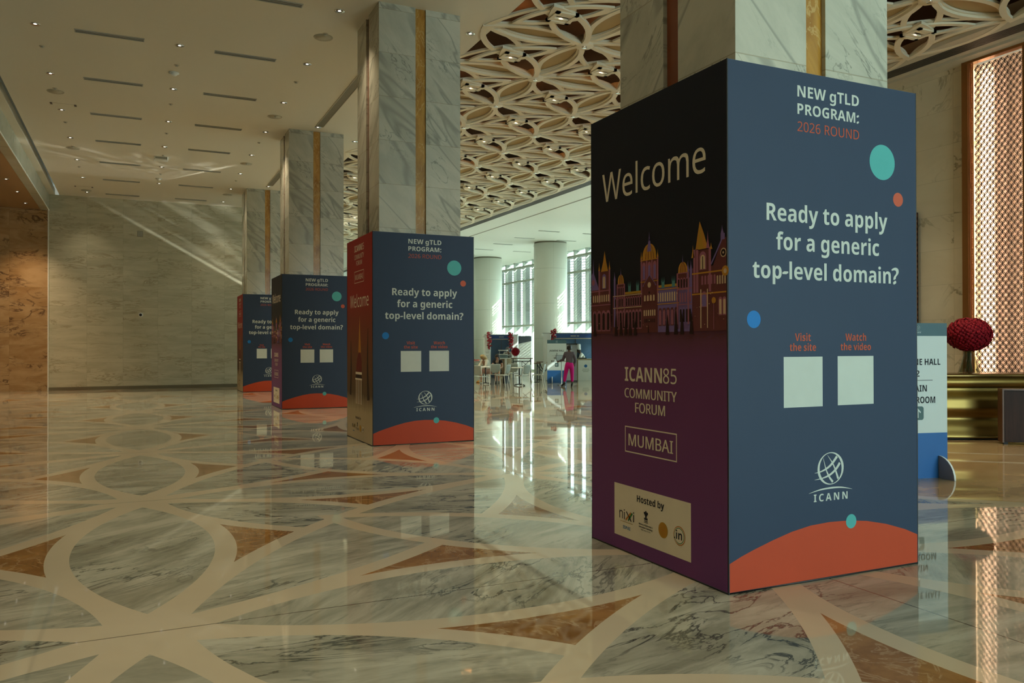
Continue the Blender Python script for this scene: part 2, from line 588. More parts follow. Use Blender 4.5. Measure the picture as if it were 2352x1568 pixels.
mb = MB().box(-7.9, LEFT_X - 0.25, -9, FAR_Y, 6.62, 6.8)
structure(mb, 'ceiling_alcove', M['alcove_ceiling'], 'lower brown ceiling of the left alcove')
mb = MB()
mb.box(LEFT_X - 0.25, LEFT_X, -9, FAR_Y, 6.61, H)
mb.box(LEFT_X, LEFT_X + 0.015, -9, FAR_Y, 6.60, 6.64, 1)
structure(mb, 'trim_3', [M['bulkhead'], M['white']], 'pale marble bulkhead along the left edge of the ceiling')

# right wall with the niche of the lit lattice panel
mb = MB()
NY0, NY1 = 9.36, 10.62
mb.box(RIGHT_X, RIGHT_X + 0.3, NY1, 20, 0, H)
mb.box(RIGHT_X, RIGHT_X + 0.3, -9, NY0, 0, H)
mb.box(RIGHT_X + 0.55, RIGHT_X + 0.7, NY0 - 0.2, NY1 + 0.2, 0, H)
mb.box(RIGHT_X + 0.3, RIGHT_X + 0.7, NY0 - 0.2, NY0, 0, H)
mb.box(RIGHT_X + 0.3, RIGHT_X + 0.7, NY1, NY1 + 0.2, 0, H)
structure(mb, 'wall_right', M['right_wall'], 'beige marble wall behind the reception desk')
structure(MB().box(RIGHT_X, WIN_X + 0.3, 20, 20.3, 0, 8.7), 'wall_right_return', M['white_paint'])
# assumed entrance wall behind the camera: solid sides, open middle added for daylight
mb = MB()
mb.box(-7.9, 5.0, -9.2, -9, 0, 8.7)
mb.box(12.0, 15.2, -9.2, -9, 0, 8.7)
mb.box(5.0, 12.0, -9.2, -9, 4.8, 8.7)
for k in range(1, 5):
    mb.box(5.0 + 1.4 * k - 0.04, 5.0 + 1.4 * k + 0.04, -9.15, -9.03, 0, 4.8, 1)
structure(mb, 'wall_entrance', [M['right_wall'], M['dark_metal']])

# window front: fascia, mullions, transoms, deep fins, glass
mb = MB()
mb.box(WIN_X, WIN_X + 0.3, 20, 63, H - 0.02, 8.7)
structure(mb, 'wall_windows', M['white_paint'], 'white fascia over the windows')
frame = MB()
ys = [20.6 + 1.37 * k for k in range(31)]
for y in ys:
    frame.box(WIN_X - 0.10, WIN_X + 0.10, y - 0.035, y + 0.035, 0, H, 0)
    frame.box(WIN_X + 0.12, WIN_X + 0.42, y - 0.02, y + 0.02, 2.0, H, 1)      # fin outside that catches the sun
for z in (0.05, 2.94, 5.90, 6.82):
    frame.box(WIN_X - 0.16, WIN_X + 0.08, 20.3, 62.5, z - 0.05, z + 0.06, 0)
fr = structure(frame, 'window_1', [plain('window_frame_sage', (0.32, 0.34, 0.28), 0.5), plain('fin_grey_green', (0.15, 0.165, 0.145), 0.6)], 'tall window front with louvres')
p = MB().box(WIN_X - 0.012, WIN_X + 0.012, 20.3, 62.5, 0.1, H).build('pane', M['glass'], fr)
sl = MB()
z = 3.05
while z < 7.1:
    A = Matrix.Translation((WIN_X + 0.52, 0, z)) @ Matrix.Rotation(radians(-4), 4, 'Y')
    for k in range(30):
        if k % 2 == 0 or True:
            sl.box(-0.078, 0.078, ys[k] + 0.02, ys[k + 1] - 0.02, -0.014, 0.014, 0, A)
    z += 0.165
sl.build('louvre', plain('louvre_grey_green', (0.07, 0.08, 0.078), 0.6), fr)
structure(MB().box(23.9, 120, -60, 160, -0.4, -0.25), 'ground', plain('pale_paving', (0.62, 0.62, 0.58), 0.8))

# ---------------------------------------------------------------- lattice ceiling
def lens_pts(a, b, grow, n=10):
    """outline of a pointed lens on the u axis, half length a and half width b, grown by a band"""
    R = (a * a + b * b) / (2 * b)
    k = R - b
    R2 = R + grow
    a2 = sqrt(R2 * R2 - k * k)
    th = math.asin(a2 / R2)
    up = [(R2 * sin(-th + 2 * th * i / n), R2 * cos(-th + 2 * th * i / n) - k) for i in range(n + 1)]
    return up + [(x, -y) for x, y in reversed(up[1:-1])]

def ring(mb, a, b, g0, g1, z0, z1, T, mi=0, n=10):
    inn, out = lens_pts(a, b, g0, n), lens_pts(a, b, g1, n)
    N = len(inn)
    v = [(p[0], p[1], z0) for p in inn] + [(p[0], p[1], z0) for p in out] + [(p[0], p[1], z1) for p in inn] + [(p[0], p[1], z1) for p in out]
    f = []
    for i in range(N):
        j = (i + 1) % N
        f += [(i, j, N + j, N + i), (2 * N + j, 2 * N + i, 3 * N + i, 3 * N + j), (j, i, 2 * N + i, 2 * N + j), (N + i, N + j, 3 * N + j, 3 * N + i)]
    mb.add(v, f, mi, False, T)

def at(x, y, deg):
    return Matrix.Translation((x, y, 0)) @ Matrix.Rotation(radians(deg), 4, 'Z')

rib, pan = MB(), MB()
S = 2.02
NX = [5.5 + 2.02 * i for i in range(5)]
NY = [LY0 + S * j for j in range(21)]
def edge_lens(x, y, deg, n):
    T = at(x, y, deg)
    ring(rib, 0.83, 0.245, 0.0, 0.10, 7.17, 7.215, T, 0, n)
    ring(rib, 0.83, 0.245, -0.04, 0.06, 7.215, 7.25, T, 0, n)
    pan.prism(lens_pts(0.83, 0.245, 0.03, 8), 7.255, 7.265, 0, T)
for j, y in enumerate(NY):
    n = 12 if j < 11 else 8
    for i, x in enumerate(NX):
        if i < 4:
            edge_lens(x + S / 2, y, 0, n)
        if j < len(NY) - 1 and i > 0:
            edge_lens(x, y + S / 2, 90, n)
        if i < 4 and j < len(NY) - 1:
            cx, cy = x + S / 2, y + S / 2
            T = at(cx, cy, 45)
            ring(rib, 0.78, 0.225, 0, 0.105, 7.125, 7.175, T @ Matrix.Translation((0.49, 0, 0)), 0, n)      # loop from the far node past the centre
            ring(rib, 0.78, 0.225, 0, 0.10, 7.18, 7.225, T @ Matrix.Translation((-0.49, 0, 0)), 0, n)
            Q = at(cx, cy, -45)
            ring(rib, 0.72, 0.20, 0, 0.10, 7.15, 7.185, Q, 0, n)                                       # crossing loop under it
            ring(rib, 1.22, 0.27, 0, 0.09, 7.19, 7.23, Q, 0, n)
            for k in range(4):                                                                          # square frame round the lamp
                A = at(cx, cy, 90 * k)
                rib.box(-0.21, 0.21, 0.14, 0.21, 7.10, 7.15, 0, A)
            rib.box(cx - 0.14, cx + 0.14, cy + 0.05, cy + 0.14, 7.11, 7.14)
            rib.box(cx - 0.14, cx + 0.14, cy - 0.14, cy - 0.05, 7.11, 7.14)
    for i, x in enumerate(NX[1:4]):
        rib.lathe([(0.16, 7.12), (0.17, 7.14), (0.17, 7.30)], 0, 12, at(x, y, 0))
        rib.lathe([(0.045, 7.105), (0.05, 7.12), (0.05, 7.13)], 1, 10, at(x, y, 0))
lat = structure(rib, 'lattice_ceiling', [M['lattice'], M['chrome']], 'cream ceiling lattice of interlaced petals')
pan.build('lens_panel', M['tan_panel'], lat)
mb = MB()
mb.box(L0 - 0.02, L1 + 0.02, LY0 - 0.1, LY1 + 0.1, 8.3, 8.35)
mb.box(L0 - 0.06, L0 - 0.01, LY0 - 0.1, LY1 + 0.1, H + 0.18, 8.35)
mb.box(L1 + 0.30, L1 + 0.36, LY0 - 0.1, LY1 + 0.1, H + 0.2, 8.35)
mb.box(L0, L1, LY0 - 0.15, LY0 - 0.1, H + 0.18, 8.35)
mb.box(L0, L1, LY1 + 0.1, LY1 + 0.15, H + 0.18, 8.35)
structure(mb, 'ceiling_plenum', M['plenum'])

# ---------------------------------------------------------------- ceiling fittings
ORD = ['nearest', 'second', 'third', 'fourth', 'fifth', 'sixth', 'seventh', 'eighth', 'ninth', 'tenth', 'eleventh', 'twelfth', 'thirteenth', 'fourteenth', 'fifteenth', 'sixteenth', 'seventeenth', 'eighteenth', 'nineteenth', 'twentieth']
def nth(k):
    return 'the nearest' if k == 0 else 'the %s from the camera' % ORD[k]

dl = thing('downlight', '', 'downlight')
MB().lathe([(0.062, -0.002), (0.082, -0.008), (0.082, 0.0)], 0, 20).build('trim_ring', M['chrome'], dl)
MB().lathe([(0.06, -0.003), (0.05, 0.0), (0.03, 0.005)], 0, 16).build('reflector', M['chrome'], dl)
MB().lathe([(0.001, -0.006), (0.026, -0.006), (0.026, 0.0)], 0, 12).build('lamp', M['lamp'], dl)
_first = [True]
def downlight(x, y, z, label, group, lit=0.0, color=(1.0, 0.84, 0.59)):
    if _first[0]:
        _first[0] = False
        dl.location = (x, y, z)
        tag(dl, label, None, group)
    else:
        dup(dl, (x, y, z), 0, label, group)
    if lit:
        light('downlight_beam', 'SPOT', (x, y, z - 0.02), lit, color, (0, 0, -1), spot_size=radians(88), spot_blend=1.0, shadow_soft_size=0.05)
for row, x, y0, n, lab in ((0, -1.57, 16.15 - 2.8 * 8, 15, 'left row by the bulkhead'), (1, 0.75, 16.19 - 2.8 * 8, 14, 'middle row over the aisle'), (2, 3.09, 13.40 - 2.8 * 7, 15, 'row by the square pillars')):
    k = 0
    for j in range(n):
        y = y0 + 2.8 * j
        if y > FAR_Y - 0.6:
            continue
        seen = y > 11
        if seen:
            downlight(x, y, H, 'recessed downlight, %s, %s' % (lab, nth(k)), 'downlights of the aisle ceiling', 78.0 if y < 20 else 140.0 if y < 30 else 50.0)
            k += 1
        else:
            light('downlight_beam', 'SPOT', (x, y, H - 0.02), 66.0, (1.0, 0.84, 0.59), (0, 0, -1), spot_size=radians(84), spot_blend=1.0, shadow_soft_size=0.05)
downlight(5.44, 13.40, H, 'recessed downlight between the second square pillar and the lattice', 'downlights beside the lattice')
downlight(5.44, 21.80, H, 'recessed downlight between the third square pillar and the lattice', 'downlights beside the lattice')
downlight(4.23, 20.76, H, 'recessed downlight in front of the third square pillar', 'downlights between the pillars')
downlight(4.23, 29.20, H, 'recessed downlight in front of the fourth square pillar', 'downlights between the pillars')
for k, (x, y) in enumerate(((-3.49, 28.24), (-3.45, 30.4), (-3.47, 32.7))):
    downlight(x, y, 6.62, 'recessed downlight in the brown alcove ceiling, %s' % nth(k), 'downlights of the brown alcove', 300, (1.0, 0.68, 0.40))
for j in range(20):
    for i in range(4):
        x, y = NX[i] + S / 2, NY[j] + S / 2
        side = ('next to the square pillars', 'second from the square pillars', 'second from the air grille', 'next to the air grille')[i]
        downlight(x, y, 7.19, 'lattice ceiling downlight, column %s, row %s' % (side, nth(j)), 'downlights of the lattice ceiling', 120.0 if j < 17 else 0)
for (i, j) in ((1, 3), (2, 4), (0, 5), (2, 2), (1, 5), (3, 3), (0, 3), (2, 6), (1, 7), (3, 5)):
    light('plenum_lamp', 'POINT', (NX[i] + S / 2 + 0.35, NY[j] + S / 2 + 0.35, 8.0), 2.5, (1.0, 0.42, 0.12), shadow_soft_size=0.2)

# slot diffusers of the aisle ceiling
sd = thing('slot_diffuser', '', 'air diffuser')
MB().box(-0.565, 0.565, -0.075, -0.055, -0.014, 0).box(-0.565, 0.565, 0.055, 0.075, -0.014, 0).box(-0.565, -0.55, -0.055, 0.055, -0.014, 0).box(0.55, 0.565, -0.055, 0.055, -0.014, 0).build('frame', M['grey_metal'], sd)
b = MB().box(-0.55, 0.55, -0.055, 0.055, -0.004, 0.0, 0)
b.box(-0.55, 0.55, -0.006, 0.006, -0.012, 0.0, 1)
b.build('slot', [M['diffuser'], M['grey_metal']], sd)
fst = True
def slot(x, y, label, group, z=H, rz=0.0, c=None):
    global fst
    if fst:
        fst = False
        sd.location = (x, y, z)
        sd.rotation_euler.z = rz
        tag(sd, label, None, group)
    else:
        dup(sd, (x, y, z), rz, label, group)
for k in range(7):
    slot(-0.41, 16.18 + 2.81 * k, 'long slot diffuser, left row of the aisle ceiling, %s' % nth(k), 'slot diffusers of the aisle ceiling')
for k in range(8):
    slot(1.93, 13.46 + 2.79 * k, 'long slot diffuser, right row of the aisle ceiling, %s' % nth(k), 'slot diffusers of the aisle ceiling')
k = 0
for j in range(0, 20, 2):
    i = (j // 2 + 1) % 4
    slot(NX[i] + S / 2, NY[j], 'pale slot diffuser set in a tan petal of the lattice, %s' % nth(k), 'slot diffusers of the lattice', 7.252, radians(-3))
    k += 1
k = 0
for (x, ys_) in ((18.3, (34.9, 37.63, 40.35, 43.0, 45.8)), (20.78, (34.9, 37.65, 40.4, 43.1))):
    for y in ys_:
        slot(x, y, 'thin slot in the white window hall ceiling, %s row, %s' % ('left' if x < 19 else 'right', nth(ys_.index(y))), 'slot diffusers of the window hall')

sp = thing('ceiling_speaker', '', 'ceiling speaker')
MB().lathe([(0.14, -0.004), (0.165, -0.012), (0.172, 0.0)], 0, 28).build('rim', M['speaker'], sp)
MB().lathe([(0.001, -0.006), (0.14, -0.006), (0.14, 0.0)], 0, 28).build('speaker_grille', M['speaker'], sp)
for k, (x, y, lab) in enumerate(((3.09, 14.68, 'nearest one beside the square pillars'), (3.09, 20.26, 'second one beside the square pillars'), (3.09, 25.85, 'third one beside the square pillars'), (3.09, 31.4, 'by the pillars closest to the far wall'),
                                 (-1.58, 20.25, 'nearest one beside the left bulkhead'), (-1.58, 25.83, 'second one beside the left bulkhead'), (-1.58, 32.61, 'by the bulkhead closest to the far wall'))):
    lb = 'round speaker grille in the aisle ceiling, ' + lab
    if k == 0:
        sp.location = (x, y, H)
        tag(sp, lb, None, 'ceiling speakers')
    else:
        dup(sp, (x, y, H), 0, lb, 'ceiling speakers')

sk = thing('sprinkler_head', '', 'sprinkler')
MB().lathe([(0.05, -0.003), (0.05, 0.0)], 0, 14).build('plate', M['trim'], sk)
MB().lathe([(0.012, -0.03), (0.03, -0.026), (0.03, -0.022), (0.01, -0.02), (0.01, -0.003)], 0, 10).build('deflector', M['grey_metal'], sk)
k0 = True
for row, x, ys_ in (('beside the left bulkhead', -1.57, (17.3, 20.0, 22.9, 25.6, 28.4)), ('in the middle of the aisle ceiling', 0.75, (17.35, 20.2, 23.0, 25.7, 28.5)), ('beside the square pillars', 3.09, (14.5, 17.4, 20.2, 23.0, 25.8, 28.6))):
    for k, y in enumerate(ys_):
        lb = 'sprinkler head %s, %s' % (row, nth(k))
        if k0:
            k0 = False
            sk.location = (x, y, H)
            tag(sk, lb, None, 'sprinkler heads')
        else:
            dup(sk, (x, y, H), 0, lb, 'sprinkler heads')
t = thing('detector', 'small dome detector on the aisle ceiling, close to the camera', 'detector', (0.72, 17.85, H))
MB().lathe([(0.10, 0.0), (0.10, -0.02)][::-1], 0, 18).build('base', M['white'], t)
MB().lathe([(0.001, -0.07), (0.05, -0.06), (0.075, -0.02)], 0, 18).build('dome', M['white'], t)
o2 = dup(t, (0.72, 29.3, H), 0, 'small dome detector on the aisle ceiling, near the far wall', 'dome detectors')
t['group'] = 'dome detectors'
t = thing('wireless_unit', 'pale box unit on the middle of the aisle ceiling', 'ceiling unit', (0.70, 25.99, H))
MB().rbox(-0.19, 0.19, -0.13, 0.13, -0.10, 0, 0.03).build('housing', M['white'], t)
MB().box(-0.16, 0.16, -0.135, -0.128, -0.07, -0.02).build('vent', M['grey_metal'], t)
for (x, y, w, lab) in ((-1.5, 21.25, 0.22, 'nearer'), (-1.62, 31.9, 0.24, 'farther')):
    t = thing('access_hatch', 'small slotted ceiling hatch beside the left bulkhead, the %s one' % lab, 'ceiling hatch', (x, y, H), 0, 'slotted ceiling hatches')
    MB().box(-w, w, -0.07, 0.07, -0.008, 0).build('plate', M['ceiling'], t)
    MB().box(-w - 0.05, -w, -0.07, 0.07, -0.010, 0).box(w, w + 0.05, -0.07, 0.07, -0.010, 0).build('end_slot', M['grille'], t)
for k, (y0, y1) in enumerate(((6.2, 12.3), (14.6, 20.7), (23.0, 29.0))):
    t = thing('linear_slot', 'long dark ceiling slot running between %s' % ('the nearest two pillars', 'the second and third pillars', 'the third and fourth pillars')[k], 'ceiling slot', (4.26, 0, H - 0.003), 0, 'ceiling slots between pillars')
    MB().box(-0.085, 0.085, y0, y1, -0.004, 0.0).build('slot', M['slot'], t)
    MB().box(-0.10, -0.085, y0, y1, -0.012, 0).box(0.085, 0.10, y0, y1, -0.012, 0).build('edge', M['trim'], t)

# ---------------------------------------------------------------- square marble pillars
BOXES = [(3.4596, 4.1253), (3.4596, 12.694), (3.40, 21.14), (3.447, 29.75)]
CW = 1.41
for k, (bx, by) in enumerate(BOXES):
    x0, y0 = (3.585, by + 0.065)
    x1, y1 = x0 + CW, y0 + CW - 0.02
    a, b_, d_ = 0.62, 0.80, 0.05
    t = thing('column', 'square marble column with an amber strip, %s' % ('nearest the camera', 'second from the camera', 'third from the camera', 'nearest the far wall')[k], None, (0, 0, 0), 0, 'square marble columns')
    t['kind'] = 'structure'
    c = MB()
    for (u0, u1) in ((0, a), (b_, CW)):
        c.box(x0 + u0, x0 + u1, y0, y0 + d_, 0, H, 0)
        c.box(x0 + u0, x0 + u1, y1 - d_, y1, 0, H, 0)
    c.build('front_cladding', M['column_x'], t)
    c = MB()
    for (u0, u1) in ((0.002, a), (b_, CW - 0.022)):
        c.box(x0 - 0.001, x0 + d_, y0 + u0, y0 + u1, 0, H)
        c.box(x1 - d_, x1 + 0.001, y0 + u0, y0 + u1, 0, H)
    c.build('side_cladding', M['column_y'], t)
    q = 0.035
    MB().box(x0 + a - 0.01, x0 + b_ + 0.01, y0 + q, y0 + q + 0.06, 0, H).box(x0 + a - 0.01, x0 + b_ + 0.01, y1 - q - 0.06, y1 - q, 0, H).build('amber_strip', M['gold'], t)
    MB().box(x0 + q, x0 + q + 0.06, y0 + a - 0.01, y0 + b_ + 0.01, 0, H).box(x1 - q - 0.06, x1 - q, y0 + a - 0.01, y0 + b_ + 0.01, 0, H).build('side_strip', M['red_onyx'], t)

